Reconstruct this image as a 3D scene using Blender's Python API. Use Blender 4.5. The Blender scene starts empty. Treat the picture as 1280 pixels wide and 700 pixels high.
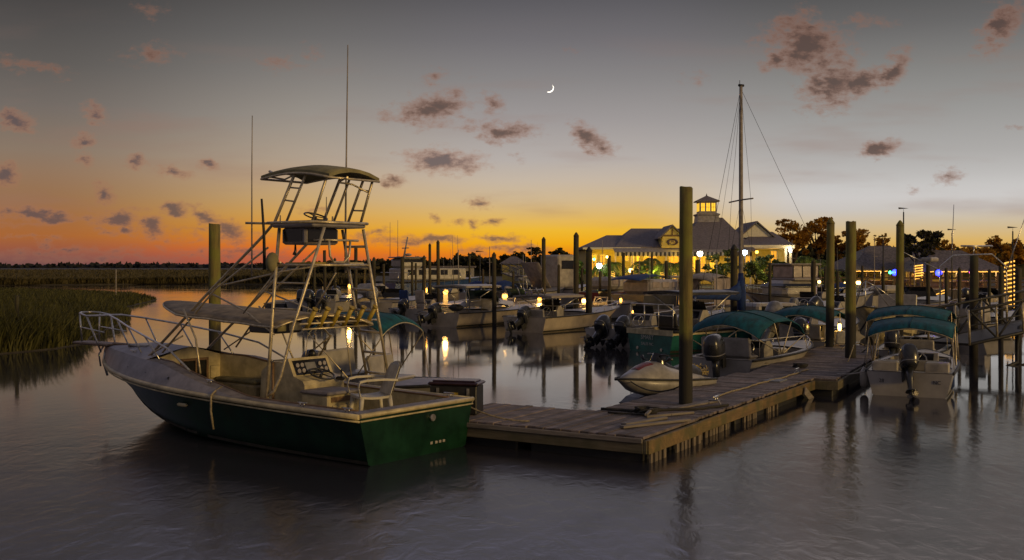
import bpy, math, random
from mathutils import Vector, Matrix
R = math.radians
PI = math.pi
random.seed(7)
scene = bpy.context.scene
COL = scene.collection
F, HC, YH = 1300.0, 2.6, 333.0      # focal length in photo pixels, eye height, horizon row

def ax(px, d): return (px - 640) / F * d           # sideways metres of a photo column at depth d
def az(py, d): return HC - (py - YH) / F * d       # height of a photo row at depth d
def P(px, py, d): return Vector((ax(px, d), d, az(py, d)))
def wd(py, z=0.0): return F * (HC - z) / (py - YH)  # depth at which a row meets the level z

# ------------------------------------------------------------------ mesh builder
class MB:
    def __init__(s): s.v = []; s.f = []; s.sm = []
    def add(s, vs, fs, smooth=False):
        o = len(s.v); s.v += [tuple(v) for v in vs]
        for f in fs: s.f.append(tuple(i + o for i in f)); s.sm.append(smooth)
        return s
    def box(s, c, size, rz=0.0, M=None):
        x, y, z = size[0]/2, size[1]/2, size[2]/2
        vs = [Vector(p) for p in ((-x,-y,-z),(x,-y,-z),(x,y,-z),(-x,y,-z),(-x,-y,z),(x,-y,z),(x,y,z),(-x,y,z))]
        m = Matrix.Translation(Vector(c)) @ (M.to_4x4() if M is not None else Matrix.Rotation(rz, 4, 'Z'))
        return s.add([m @ v for v in vs], [(0,3,2,1),(4,5,6,7),(0,1,5,4),(1,2,6,5),(2,3,7,6),(3,0,4,7)])
    def bbox(s, c, size, bev=0.02, rz=0.0, M=None):
        """box with chamfered edges"""
        hx, hy, hz = size[0]/2, size[1]/2, size[2]/2
        b = min(bev, hx*.9, hy*.9, hz*.9)
        rings = [(hx-b, hy-b, -hz, b), (hx, hy, -hz+b, b), (hx, hy, hz-b, b), (hx-b, hy-b, hz, b)]
        m = Matrix.Translation(Vector(c)) @ (M.to_4x4() if M is not None else Matrix.Rotation(rz, 4, 'Z'))
        vs = []
        for (x, y, z, k) in rings:
            k = k*.7
            for p in ((-x+k,-y),(x-k,-y),(x,-y+k),(x,y-k),(x-k,y),(-x+k,y),(-x,y-k),(-x,-y+k)):
                vs.append(m @ Vector((p[0], p[1], z)))
        fs = [tuple(range(7,-1,-1)), tuple(range(24,32))]
        for r in range(3):
            for i in range(8):
                j = (i+1) % 8
                fs.append((r*8+i, r*8+j, r*8+8+j, r*8+8+i))
        return s.add(vs, fs)
    def tube(s, pts, r, n=8, caps=True, closed=False):
        pts = [Vector(p) for p in pts]
        k = len(pts)
        rs = r if isinstance(r, (list, tuple)) else [r]*k
        up = None; vs = []
        for i, p in enumerate(pts):
            a = pts[(i-1) % k] if (closed or i > 0) else p
            b = pts[(i+1) % k] if (closed or i < k-1) else p
            t = (b - a)
            t = t.normalized() if t.length > 1e-9 else Vector((0,0,1))
            if up is None:
                up = Vector((0,0,1)) if abs(t.z) < .9 else Vector((1,0,0))
            u = (up - t*up.dot(t))
            u = u.normalized() if u.length > 1e-6 else t.orthogonal().normalized()
            w = t.cross(u); up = u
            for j in range(n):
                a_ = 2*PI*j/n
                vs.append(p + (u*math.cos(a_) + w*math.sin(a_))*rs[i])
        fs = []
        for i in range(k if closed else k-1):
            for j in range(n):
                j2 = (j+1) % n; i2 = (i+1) % k
                fs.append((i*n+j, i*n+j2, i2*n+j2, i2*n+j))
        s.add(vs, fs, True)
        if caps and not closed:
            o = len(s.v) - k*n
            s.f.append(tuple(o+j for j in range(n-1,-1,-1))); s.sm.append(False)
            s.f.append(tuple(o+(k-1)*n+j for j in range(n))); s.sm.append(False)
        return s
    def loft(s, rings, closed=True, cap0=False, cap1=False, smooth=True):
        n = len(rings[0]); vs = [p for r in rings for p in r]; fs = []
        for i in range(len(rings)-1):
            for j in range(n if closed else n-1):
                j2 = (j+1) % n
                fs.append((i*n+j, i*n+j2, (i+1)*n+j2, (i+1)*n+j))
        s.add(vs, fs, smooth)
        o = len(s.v) - len(vs)
        if cap0: s.f.append(tuple(o+j for j in range(n-1,-1,-1))); s.sm.append(False)
        if cap1: s.f.append(tuple(o+(len(rings)-1)*n+j for j in range(n))); s.sm.append(False)
        return s
    def lathe(s, prof, c=(0,0,0), n=12, smooth=True):
        rings = [[Vector((c[0]+r*math.cos(2*PI*j/n), c[1]+r*math.sin(2*PI*j/n), c[2]+z)) for j in range(n)] for r, z in prof]
        return s.loft(rings, True, prof[0][0] > 1e-4, prof[-1][0] > 1e-4, smooth)
    def ball(s, c, r, n=10, m=6):
        rr = r if isinstance(r, (list, tuple)) else (r, r, r)
        rings = []
        for i in range(m+1):
            a = -PI/2 + PI*i/m
            k = max(math.cos(a), 1e-3)
            rings.append([Vector((c[0]+rr[0]*k*math.cos(2*PI*j/n), c[1]+rr[1]*k*math.sin(2*PI*j/n), c[2]+rr[2]*math.sin(a))) for j in range(n)])
        return s.loft(rings)
    def prism(s, poly, z0, z1):
        n = len(poly)
        vs = [Vector((p[0], p[1], z0)) for p in poly] + [Vector((p[0], p[1], z1)) for p in poly]
        fs = [tuple(range(n-1,-1,-1)), tuple(range(n, 2*n))] + [(i, (i+1) % n, n+(i+1) % n, n+i) for i in range(n)]
        return s.add(vs, fs)
    def sheet(s, grid, th, smooth=True):
        """a curved sheet of thickness th from a grid of points"""
        ny, nx = len(grid), len(grid[0])
        top = [p for r in grid for p in r]; bot = [Vector(p) - Vector((0,0,th)) for p in top]
        fs = []
        N = ny*nx
        for i in range(ny-1):
            for j in range(nx-1):
                a, b, c, d = i*nx+j, i*nx+j+1, (i+1)*nx+j+1, (i+1)*nx+j
                fs.append((a,b,c,d)); fs.append((N+d,N+c,N+b,N+a))
        s.add(top+bot, fs, smooth)
        o = len(s.v) - 2*N
        edge = [(0,j) for j in range(nx)] + [(i,nx-1) for i in range(1,ny)] + [(ny-1,j) for j in range(nx-2,-1,-1)] + [(i,0) for i in range(ny-2,0,-1)]
        ids = [i*nx+j for i, j in edge]
        for k in range(len(ids)):
            a, b = ids[k], ids[(k+1) % len(ids)]
            s.f.append((o+b, o+a, o+N+a, o+N+b)); s.sm.append(False)
        return s
    def build(s, name, mat, parent=None, loc=None):
        me = bpy.data.meshes.new(name)
        me.from_pydata(s.v, [], s.f)
        me.polygons.foreach_set('use_smooth', s.sm)
        me.materials.append(mat); me.update()
        o = bpy.data.objects.new(name, me); COL.objects.link(o)
        if parent: o.parent = parent
        if loc is not None: o.location = loc
        return o

def pieces(mb, name, mat, parent, k=0):
    """build every separate piece collected in mb as an object of its own"""
    par = list(range(len(mb.v)))
    def find(i):
        while par[i] != i: par[i] = par[par[i]]; i = par[i]
        return i
    for f in mb.f:
        a = find(f[0])
        for i in f[1:]: par[find(i)] = a
    comps = {}
    for fi, f in enumerate(mb.f): comps.setdefault(find(f[0]), []).append(fi)
    out = []
    for fl in comps.values():
        m = MB(); idx = {}
        for fi in fl:
            g = []
            for i in mb.f[fi]:
                if i not in idx: idx[i] = len(m.v); m.v.append(mb.v[i])
                g.append(idx[i])
            m.f.append(tuple(g)); m.sm.append(mb.sm[fi])
        out.append(m.build(name, mat, parent))
    return out
def tag(o, label, cat, group=None, kind=None):
    o['label'] = label; o['category'] = cat
    if group: o['group'] = group
    if kind: o['kind'] = kind
    return o
def thing(name, label, cat, loc=(0,0,0), rz=0.0, group=None):
    o = bpy.data.objects.new(name, None); COL.objects.link(o)
    o.empty_display_size = .3
    o.location = loc; o.rotation_euler = (0,0,rz)
    return tag(o, label, cat, group)
def struct(o): o['kind'] = 'structure'; return o
def lin(c): return tuple(((x/255)/12.92 if x/255 <= .04045 else ((x/255+.055)/1.055)**2.4) for x in c)

# ------------------------------------------------------------------ materials
MATS = {}
def mat(name, col, rough=.5, var=.15, scale=6.0, metal=0.0, bump=0.0, stretch=(1,1,1), col2=None, coat=0.0, spec=None, detail=5):
    m = bpy.data.materials.new(name); m.use_nodes = True; MATS[name] = m
    nt = m.node_tree; nd = nt.nodes; ln = nt.links
    b = nd['Principled BSDF']
    tc = nd.new('ShaderNodeTexCoord'); mp = nd.new('ShaderNodeMapping'); mp.inputs['Scale'].default_value = stretch
    ln.new(tc.outputs['Object'], mp.inputs['Vector'])
    nz = nd.new('ShaderNodeTexNoise'); nz.inputs['Scale'].default_value = scale; nz.inputs['Detail'].default_value = detail
    nz.inputs['Roughness'].default_value = .62
    ln.new(mp.outputs['Vector'], nz.inputs['Vector'])
    cr = nd.new('ShaderNodeValToRGB'); ln.new(nz.outputs['Fac'], cr.inputs['Fac'])
    c2 = col2 if col2 else tuple(c*(1-var*1.6) for c in col)
    e = cr.color_ramp.elements
    e[0].position = .33; e[0].color = (*c2, 1); e[1].position = .66; e[1].color = (*[min(1, c*(1+var*.5)) for c in col], 1)
    ln.new(cr.outputs['Color'], b.inputs['Base Color'])
    mr = nd.new('ShaderNodeMapRange'); mr.inputs['To Min'].default_value = max(.02, rough-.1); mr.inputs['To Max'].default_value = min(1, rough+.12)
    ln.new(nz.outputs['Fac'], mr.inputs['Value']); ln.new(mr.outputs['Result'], b.inputs['Roughness'])
    b.inputs['Metallic'].default_value = metal
    if coat: b.inputs['Coat Weight'].default_value = coat
    if bump:
        bp = nd.new('ShaderNodeBump'); bp.inputs['Strength'].default_value = bump; bp.inputs['Distance'].default_value = .03
        ln.new(nz.outputs['Fac'], bp.inputs['Height']); ln.new(bp.outputs['Normal'], b.inputs['Normal'])
    return m
def emis(name, col, strength):
    m = bpy.data.materials.new(name); m.use_nodes = True; MATS[name] = m
    b = m.node_tree.nodes['Principled BSDF']
    b.inputs['Base Color'].default_value = (*col, 1)
    b.inputs['Emission Color'].default_value = (*col, 1); b.inputs['Emission Strength'].default_value = strength
    return m

mat('hull_green', (.0035,.028,.0135), .36, .4, 2.6, col2=(.0018,.013,.007), bump=.04)
MATS['hull_green'].node_tree.nodes['Principled BSDF'].inputs['Specular IOR Level'].default_value = .28
mat('boot_stripe', (.030,.028,.020), .8, .5, 9, bump=.3)
mat('gelcoat', (.35,.325,.29), .35, .22, 3.5)
mat('gelcoat_cream', (.54,.46,.27), .45, .28, 4.0, bump=.05)
mat('gelcoat_grey', (.27,.25,.26), .45, .25, 4.0)
mat('white_hull', (.34,.32,.30), .3, .2, 1.6, coat=.2)
mat('buff_hull', (.42,.355,.27), .35, .22, 1.6)
mat('teal_hull', (.018,.13,.11), .3, .3, 2.5)
mat('red_hull', (.16,.018,.012), .35, .25, 2)
mat('dark_hull', (.05,.05,.055), .35, .3, 2)
mat('blue_hull', (.02,.05,.16), .35, .3, 2)
mat('maroon', (.040,.017,.028), .3, .3, 3)
mat('rubber', (.02,.02,.021), .6, .3, 8)
mat('black_plastic', (.022,.022,.025), .38, .3, 6)
mat('motor_dark', (.028,.030,.036), .28, .3, 5, coat=.3)
mat('motor_grey', (.20,.20,.21), .4, .3, 5)
mat('aluminium', (.62,.53,.36), .42, .25, 14, metal=.6)
mat('prop_metal', (.10,.095,.09), .45, .3, 14, metal=.7)
mat('steel', (.62,.60,.56), .3, .25, 14, metal=.9)
mat('canvas_tan', (.28,.23,.165), .9, .3, 5, bump=.25)
mat('canvas_olive', (.25,.225,.12), .9, .25, 5, bump=.2)
mat('canvas_teal', (.0012,.082,.118), .9, .35, 3.5, bump=.5, stretch=(1,2.5,1))
mat('canvas_teal_seam', (.002,.042,.055), .9, .3, 7)
mat('canvas_blue', (.008,.035,.16), .85, .3, 7, bump=.25)
mat('canvas_grey', (.30,.27,.25), .9, .25, 5, bump=.2)
mat('vinyl_clear', (.34,.29,.27), .22, .2, 3)
mat('glass_dark', (.012,.013,.015), .08, .2, 3)
mat('glass_green', (.06,.11,.085), .1, .2, 3)
mat('black_panel', (.012,.012,.014), .2, .2, 6)
mat('plastic_white', (.56,.52,.42), .5, .2, 8)
mat('yellow_rod', (.42,.30,.035), .45, .3, 10)
mat('wood_trim', (.20,.12,.06), .5, .35, 8, stretch=(1,6,6))
mat('rope', (.30,.25,.17), .9, .35, 30)
mat('dark_rope', (.035,.033,.03), .9, .35, 30)
mat('orange', (.45,.14,.02), .6, .2, 8)
mat('red_paint', (.16,.025,.018), .5, .2, 8)
mat('pwc_cream', (.30,.285,.27), .35, .2, 4)
mat('float_grey', (.20,.21,.23), .7, .25, 6)
mat('deck_nonskid', (.22,.20,.21), .7, .3, 5)
mat('lettering', (.45,.47,.42), .6, .1, 6)
mat('dark_lettering', (.05,.05,.06), .6, .1, 6)
mat('roof_shingle', (.17,.15,.175), .85, .3, 5, bump=.4, stretch=(1,1,3))
mat('siding', (.50,.40,.12), .7, .15, 4, stretch=(.3,.3,14))
mat('trim_white', (.62,.58,.48), .6, .12, 6)
mat('thatch', (.15,.135,.155), .95, .4, 5, bump=.5)
mat('trunk_bark', (.07,.05,.035), .95, .4, 7, bump=.6, stretch=(1,1,.3))
mat('palm_bark', (.12,.095,.06), .95, .4, 9, bump=.6)
mat('brick_red', (.16,.06,.04), .8, .3, 9)
mat('bar_wood', (.12,.065,.03), .6, .3, 6)
mat('concrete', (.24,.23,.21), .9, .25, 4, bump=.2)
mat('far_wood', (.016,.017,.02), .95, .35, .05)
mat('mud', (.035,.03,.024), .85, .4, 1.2, bump=.3)
mat('shore_soil', (.06,.055,.04), .95, .4, .8, bump=.3)

emis('lamp_amber', (1,.42,.05), 9)
emis('lamp_gold', (1,.62,.16), 10)
emis('lamp_sodium', (1,.50,.08), 140)
emis('lamp_white', (1,.93,.78), 22)
emis('lamp_cool', (.65,.80,1), 45)
emis('lamp_blue', (.012,.02,1), 16)
emis('lamp_green', (.06,1,.3), 8)
emis('lamp_magenta', (1,.05,.4), 8)
emis('string_gold', (1,.50,.08), 1.7)
emis('window_lit', (1,.58,.04), 1.0)
emis('window_dim', (1,.52,.05), .5)
emis('moonlit', (1,.97,.9), 1.6)

def leafmat(name, c, c2, tr=.25):
    m = bpy.data.materials.new(name); m.use_nodes = True; MATS[name] = m
    nt = m.node_tree; nd = nt.nodes; ln = nt.links; b = nd['Principled BSDF']
    ge = nd.new('ShaderNodeNewGeometry'); cr = nd.new('ShaderNodeValToRGB')
    ln.new(ge.outputs['Random Per Island'], cr.inputs['Fac'])
    cr.color_ramp.elements[0].color = (*c, 1); cr.color_ramp.elements[1].color = (*c2, 1)
    ln.new(cr.outputs['Color'], b.inputs['Base Color']); b.inputs['Roughness'].default_value = .7
    t = nd.new('ShaderNodeBsdfTranslucent'); ln.new(cr.outputs['Color'], t.inputs['Color'])
    mx = nd.new('ShaderNodeMixShader'); mx.inputs[0].default_value = tr
    ln.new(b.outputs[0], mx.inputs[1]); ln.new(t.outputs[0], mx.inputs[2]); ln.new(mx.outputs[0], nd['Material Output'].inputs['Surface'])
    return m
leafmat('leaf_oak', (.26,.13,.015), (.62,.34,.05), .8)
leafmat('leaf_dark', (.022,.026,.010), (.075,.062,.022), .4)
leafmat('leaf_palm', (.05,.085,.012), (.13,.17,.04))
leafmat('leaf_shrub', (.03,.05,.012), (.09,.11,.03))
leafmat('marsh_blade', (.016,.018,.005), (.125,.118,.026), .4)
leafmat('far_marsh_blade', (.05,.042,.016), (.11,.088,.034), .3)

def wood_mat(name, c, c2, wet, zt, algae=None, grain=(14,14,1.2)):
    """weathered wood; below the tide line (a real stain at height zt) it is dark and wet"""
    m = bpy.data.materials.new(name); m.use_nodes = True; MATS[name] = m
    nt = m.node_tree; nd = nt.nodes; ln = nt.links; b = nd['Principled BSDF']
    tc = nd.new('ShaderNodeTexCoord'); mp = nd.new('ShaderNodeMapping'); mp.inputs['Scale'].default_value = grain
    ln.new(tc.outputs['Object'], mp.inputs['Vector'])
    nz = nd.new('ShaderNodeTexNoise'); nz.inputs['Scale'].default_value = 1.0; nz.inputs['Detail'].default_value = 8; nz.inputs['Roughness'].default_value = .68
    ln.new(mp.outputs['Vector'], nz.inputs['Vector'])
    cr = nd.new('ShaderNodeValToRGB'); ln.new(nz.outputs['Fac'], cr.inputs['Fac'])
    cr.color_ramp.elements[0].position = .3; cr.color_ramp.elements[0].color = (*c2, 1)
    cr.color_ramp.elements[1].position = .7; cr.color_ramp.elements[1].color = (*c, 1)
    last = cr.outputs['Color']
    n2 = nd.new('ShaderNodeTexNoise'); n2.inputs['Scale'].default_value = 3.0; n2.inputs['Detail'].default_value = 5
    ln.new(tc.outputs['Object'], n2.inputs['Vector'])
    if algae:
        mx = nd.new('ShaderNodeMix'); mx.data_type = 'RGBA'
        r2 = nd.new('ShaderNodeMapRange'); r2.inputs['From Min'].default_value = .42; r2.inputs['From Max'].default_value = .62
        ln.new(n2.outputs['Fac'], r2.inputs['Value']); ln.new(r2.outputs['Result'], mx.inputs['Factor'])
        ln.new(last, mx.inputs['A']); mx.inputs['B'].default_value = (*algae, 1); last = mx.outputs['Result']
    if zt is not None:
        ge = nd.new('ShaderNodeNewGeometry'); sx = nd.new('ShaderNodeSeparateXYZ'); ln.new(ge.outputs['Position'], sx.inputs[0])
        ad = nd.new('ShaderNodeMath'); ad.operation = 'MULTIPLY_ADD'; ad.inputs[1].default_value = .9; ln.new(n2.outputs['Fac'], ad.inputs[0]); ln.new(sx.outputs['Z'], ad.inputs[2])
        r3 = nd.new('ShaderNodeMapRange'); r3.inputs['From Min'].default_value = zt+.35; r3.inputs['From Max'].default_value = zt+.62
        ln.new(ad.outputs[0], r3.inputs['Value'])
        mx = nd.new('ShaderNodeMix'); mx.data_type = 'RGBA'
        ln.new(r3.outputs['Result'], mx.inputs['Factor']); mx.inputs['A'].default_value = (*wet, 1); ln.new(last, mx.inputs['B']); last = mx.outputs['Result']
    if grain[0] < 10:      # boards: each one weathered to its own tone
        gi = nd.new('ShaderNodeNewGeometry'); ri = nd.new('ShaderNodeMapRange'); ri.inputs['To Min'].default_value = .55; ri.inputs['To Max'].default_value = 1.35
        ln.new(gi.outputs['Random Per Island'], ri.inputs['Value'])
        vm = nd.new('ShaderNodeVectorMath'); vm.operation = 'SCALE'; ln.new(last, vm.inputs[0]); ln.new(ri.outputs['Result'], vm.inputs['Scale']); last = vm.outputs[0]
    ln.new(last, b.inputs['Base Color'])
    b.inputs['Roughness'].default_value = .8
    bp = nd.new('ShaderNodeBump'); bp.inputs['Strength'].default_value = .6; bp.inputs['Distance'].default_value = .02
    ln.new(nz.outputs['Fac'], bp.inputs['Height']); ln.new(bp.outputs['Normal'], b.inputs['Normal'])
    return m
wood_mat('piling_wood', (.25,.20,.055), (.055,.045,.02), (.020,.018,.013), 1.45, (.17,.17,.03))
wood_mat('piling_dark', (.065,.05,.028), (.022,.017,.011), (.014,.012,.010), 1.3, (.05,.048,.018))
wood_mat('deck_wood', (.27,.215,.20), (.10,.08,.075), (.02,.018,.015), None, (.10,.08,.07), grain=(3,22,3))
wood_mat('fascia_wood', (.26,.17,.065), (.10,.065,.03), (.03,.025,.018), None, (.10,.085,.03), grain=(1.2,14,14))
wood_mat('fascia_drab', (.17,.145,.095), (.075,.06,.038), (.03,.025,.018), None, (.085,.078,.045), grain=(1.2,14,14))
wood_mat('slat_wood', (.26,.21,.15), (.05,.04,.03), (.015,.013,.011), -.25, None, grain=(10,10,2))
wood_mat('plank_grey', (.26,.23,.20), (.11,.095,.085), (.02,.02,.02), None, None, grain=(2,18,18))
# ------------------------------------------------------------------ camera, sky, light
cam = bpy.data.cameras.new('camera'); cam.lens = 36*F/1280; cam.sensor_width = 36; cam.sensor_fit = 'HORIZONTAL'
cam.shift_y = (YH-350)/1280; cam.clip_end = 20000
co = bpy.data.objects.new('camera', cam); COL.objects.link(co); co.location = (0,0,HC); co.rotation_euler = (R(90),0,0)
scene.camera = co
scene.view_settings.view_transform = 'Standard'; scene.view_settings.look = 'None'; scene.view_settings.gamma = 1
scene.view_settings.exposure = 0.0; scene.view_settings.use_curve_mapping = False
scene.cycles.use_denoising = True; scene.cycles.max_bounces = 8; scene.cycles.sample_clamp_indirect = 4

W = bpy.data.worlds.new('World'); scene.world = W; W.use_nodes = True
nt = W.node_tree; nd = nt.nodes; ln = nt.links
for n in list(nd): nd.remove(n)
out = nd.new('ShaderNodeOutputWorld'); bg = nd.new('ShaderNodeBackground')
def mth(op, a, b=None, c=None, clamp=False):
    n = nd.new('ShaderNodeMath'); n.operation = op; n.use_clamp = clamp
    for i, x in enumerate((a, b, c)):
        if x is None: continue
        if isinstance(x, (int, float)): n.inputs[i].default_value = x
        else: ln.new(x, n.inputs[i])
    return n.outputs[0]
def mrange(v, a, b, c=0.0, d=1.0, smooth=True):
    n = nd.new('ShaderNodeMapRange'); n.interpolation_type = 'SMOOTHSTEP' if smooth else 'LINEAR'
    n.inputs['From Min'].default_value = a; n.inputs['From Max'].default_value = b
    n.inputs['To Min'].default_value = c; n.inputs['To Max'].default_value = d
    ln.new(v, n.inputs['Value']); return n.outputs['Result']
def mixc(f, a, b):
    n = nd.new('ShaderNodeMix'); n.data_type = 'RGBA'
    if isinstance(f, (int, float)): n.inputs['Factor'].default_value = f
    else: ln.new(f, n.inputs['Factor'])
    for k, x in (('A', a), ('B', b)):
        if isinstance(x, tuple): n.inputs[k].default_value = (*x, 1)
        else: ln.new(x, n.inputs[k])
    return n.outputs['Result']
tc = nd.new('ShaderNodeTexCoord'); sep = nd.new('ShaderNodeSeparateXYZ'); ln.new(tc.outputs['Generated'], sep.inputs[0])
X, Y, Z = sep.outputs
rad = mth('SQRT', mth('ADD', mth('MULTIPLY', X, X), mth('MULTIPLY', Y, Y)))
el = mth('MULTIPLY', mth('ARCTAN2', Z, rad), 180/PI)
azm = mth('MULTIPLY', mth('ARCTAN2', X, Y), 180/PI)
ef = mth('DIVIDE', mth('MAXIMUM', el, 0.0), 40.0, clamp=True)
def ramp(stops):
    n = nd.new('ShaderNodeValToRGB'); n.color_ramp.interpolation = 'LINEAR'
    e = n.color_ramp.elements
    pts = []
    for y, c in stops:
        d = math.degrees(math.atan((YH-y)/F)) if y is not None and y > -900 else 90
        pts.append((min(1, max(0, d/40)), lin(c)))
    pts.sort()
    while len(e) < len(pts): e.new(.5)
    for i, (p, c) in enumerate(pts): e[i].position = p; e[i].color = (*c, 1)
    ln.new(ef, n.inputs['Fac']); return n.outputs['Color']
FILL_BAND = [(-30,(110,108,116)), (-90,(156,152,172)), (-200,(184,180,210)), (-400,(174,170,198)), (-600,(116,112,122)), (-756,(100,97,107))]  # unseen sky band, brightened for the near water's reflection; left and right have theirs
left = ramp([(333,(112,78,76)),(322,(132,84,76)),(312,(152,88,64)),(298,(166,100,52)),(275,(158,106,66)),(250,(150,112,80)),(225,(145,116,92)),(200,(136,118,102)),(150,(114,106,100)),(100,(94,90,87)),(50,(79,76,75)),(0,(61,59,59))]+[(-30,(78,76,82)),(-90,(128,124,138)),(-200,(164,160,186)),(-400,(160,156,182)),(-600,(112,108,118)),(-756,(100,97,107))])
midl = ramp([(333,(176,88,66)),(322,(200,92,48)),(314,(222,106,34)),(304,(228,126,28)),(288,(220,150,44)),(268,(210,162,84)),(250,(198,164,112)),(225,(188,163,132)),(200,(174,158,140)),(150,(152,145,137)),(100,(130,126,122)),(50,(106,104,103)),(0,(86,84,84))]+FILL_BAND)
cen = ramp([(333,(206,104,32)),(318,(226,130,24)),(304,(236,168,22)),(288,(234,182,50)),(268,(216,180,108)),(250,(205,182,144)),(225,(193,180,164)),(200,(178,172,168)),(150,(155,151,151)),(100,(133,131,132)),(50,(111,109,113)),(0,(90,89,94))]+FILL_BAND)
right = ramp([(333,(212,138,40)),(318,(220,160,58)),(302,(216,178,106)),(285,(206,186,150)),(266,(199,194,188)),(252,(202,199,197)),(240,(198,196,194)),(225,(187,185,183)),(200,(172,170,168)),(150,(151,150,148)),(100,(130,129,127)),(50,(104,103,103)),(0,(80,80,81)),(-30,(118,112,112)),(-90,(214,200,196)),(-200,(255,240,236)),(-400,(214,204,210)),(-600,(118,113,121)),(-756,(100,97,107))])
back = ramp([(333,(132,116,110)),(250,(126,113,112)),(100,(114,107,112)),(-150,(102,98,106)),(-756,(100,97,107))])
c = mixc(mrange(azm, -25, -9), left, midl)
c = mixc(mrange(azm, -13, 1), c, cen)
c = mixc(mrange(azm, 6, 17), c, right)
c = mixc(mrange(mth('ABSOLUTE', mth('SUBTRACT', azm, 0.0)), 32, 95), c, back)
# vague high streaks
nzs = nd.new('ShaderNodeTexNoise'); nzs.inputs['Scale'].default_value = 3.0; nzs.inputs['Detail'].default_value = 4
cmb = nd.new('ShaderNodeCombineXYZ')
U = mth('DIVIDE', X, mth('MAXIMUM', Y, .05)); V = mth('DIVIDE', Z, mth('MAXIMUM', Y, .05))
ln.new(U, cmb.inputs[0]); ln.new(V, cmb.inputs[1])
mpv = nd.new('ShaderNodeMapping'); mpv.inputs['Scale'].default_value = (1.5, 9, 1); ln.new(cmb.outputs[0], mpv.inputs['Vector']); ln.new(mpv.outputs[0], nzs.inputs['Vector'])
# clouds: each one an ellipse in the sky direction (u, v), torn by noise
nw = nd.new('ShaderNodeTexNoise'); nw.inputs['Scale'].default_value = 34; nw.inputs['Detail'].default_value = 6; nw.inputs['Roughness'].default_value = .62
mw = nd.new('ShaderNodeMapping'); mw.inputs['Scale'].default_value = (1, 1.7, 1); ln.new(cmb.outputs[0], mw.inputs['Vector']); ln.new(mw.outputs[0], nw.inputs['Vector'])
nf = nd.new('ShaderNodeTexNoise'); nf.inputs['Scale'].default_value = 85; nf.inputs['Detail'].default_value = 5; nf.inputs['Roughness'].default_value = .65
ln.new(mw.outputs[0], nf.inputs['Vector'])
sub = nd.new('ShaderNodeVectorMath'); sub.operation = 'SUBTRACT'; ln.new(nw.outputs['Color'], sub.inputs[0]); sub.inputs[1].default_value = (.5,.5,.5)
scl = nd.new('ShaderNodeVectorMath'); scl.operation = 'SCALE'; ln.new(sub.outputs[0], scl.inputs[0]); scl.inputs['Scale'].default_value = .022
adv = nd.new('ShaderNodeVectorMath'); adv.operation = 'ADD'; ln.new(cmb.outputs[0], adv.inputs[0]); ln.new(scl.outputs[0], adv.inputs[1])
flat = nd.new('ShaderNodeVectorMath'); flat.operation = 'MULTIPLY'; ln.new(adv.outputs[0], flat.inputs[0]); flat.inputs[1].default_value = (1,1,0)
def field(blobs):
    m = None
    for (px, py, rx, ry, ang, st) in blobs:
        mp = nd.new('ShaderNodeMapping'); mp.vector_type = 'TEXTURE'
        mp.inputs['Location'].default_value = ((px-640)/F, (YH-py)/F, 0)
        mp.inputs['Rotation'].default_value = (0,0,R(ang)); mp.inputs['Scale'].default_value = (rx*1.15/F, ry*1.25/F, 1)
        ln.new(flat.outputs[0], mp.inputs['Vector'])
        le = nd.new('ShaderNodeVectorMath'); le.operation = 'LENGTH'; ln.new(mp.outputs[0], le.inputs[0])
        k = mth('MULTIPLY', mth('SUBTRACT', 1.25, le.outputs['Value']), st)
        m = k if m is None else mth('MAXIMUM', m, k)
    return m
low = [(60,276,120,5,3,.62),(250,288,120,6,-4,.5),(30,296,80,4,0,.5),(150,262,90,4,2,.45),(205,298,60,4,-3,.5),(18,151,28,12,-8,1.1),(8,217,18,12,0,1.1),(118,141,18,12,-30,1.02),(106,178,16,8,0,1.02),(128,242,18,11,-38,1.1),(104,202,14,9,0,0.82),(167,203,16,9,0,1.07),
       (215,214,30,7,-5,0.87),(262,205,13,7,0,0.97),(40,267,50,8,-4,1.07),(70,270,24,9,0,1.1),(148,273,27,11,8,1.1),(216,263,22,10,-6,1.1),(190,283,20,14,-30,1.1),(160,287,12,7,0,0.92),
       (258,272,22,10,-25,1.1),(285,290,32,14,-28,1.1),(56,304,14,6,0,0.82),(200,309,12,5.2,0,0.62),(134,293,20,6,0,0.82),
       (80,314,170,5.2,1,0.67),(170,322,260,5.2,0,0.6),(300,316,90,6.5,0,0.72),
       (555,203,56,15,0,1.05),(600,253,14,8,0,0.9),(545,271,7,6,0,0.82),(572,278,12,6.5,0,0.77),(592,279,8,6.5,0,0.77),(618,278,13,6.5,0,0.97),
       (505,300,80,8,-2,0.8),(545,301,50,6,0,0.92),(470,290,24,6,0,0.82),(620,298,40,6,0,0.97),(640,312,60,5.2,-2,0.82),(600,312,40,5.2,0,0.72),(655,310,30,6.5,0,0.77),(400,262,30,6,0,0.62)]
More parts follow.
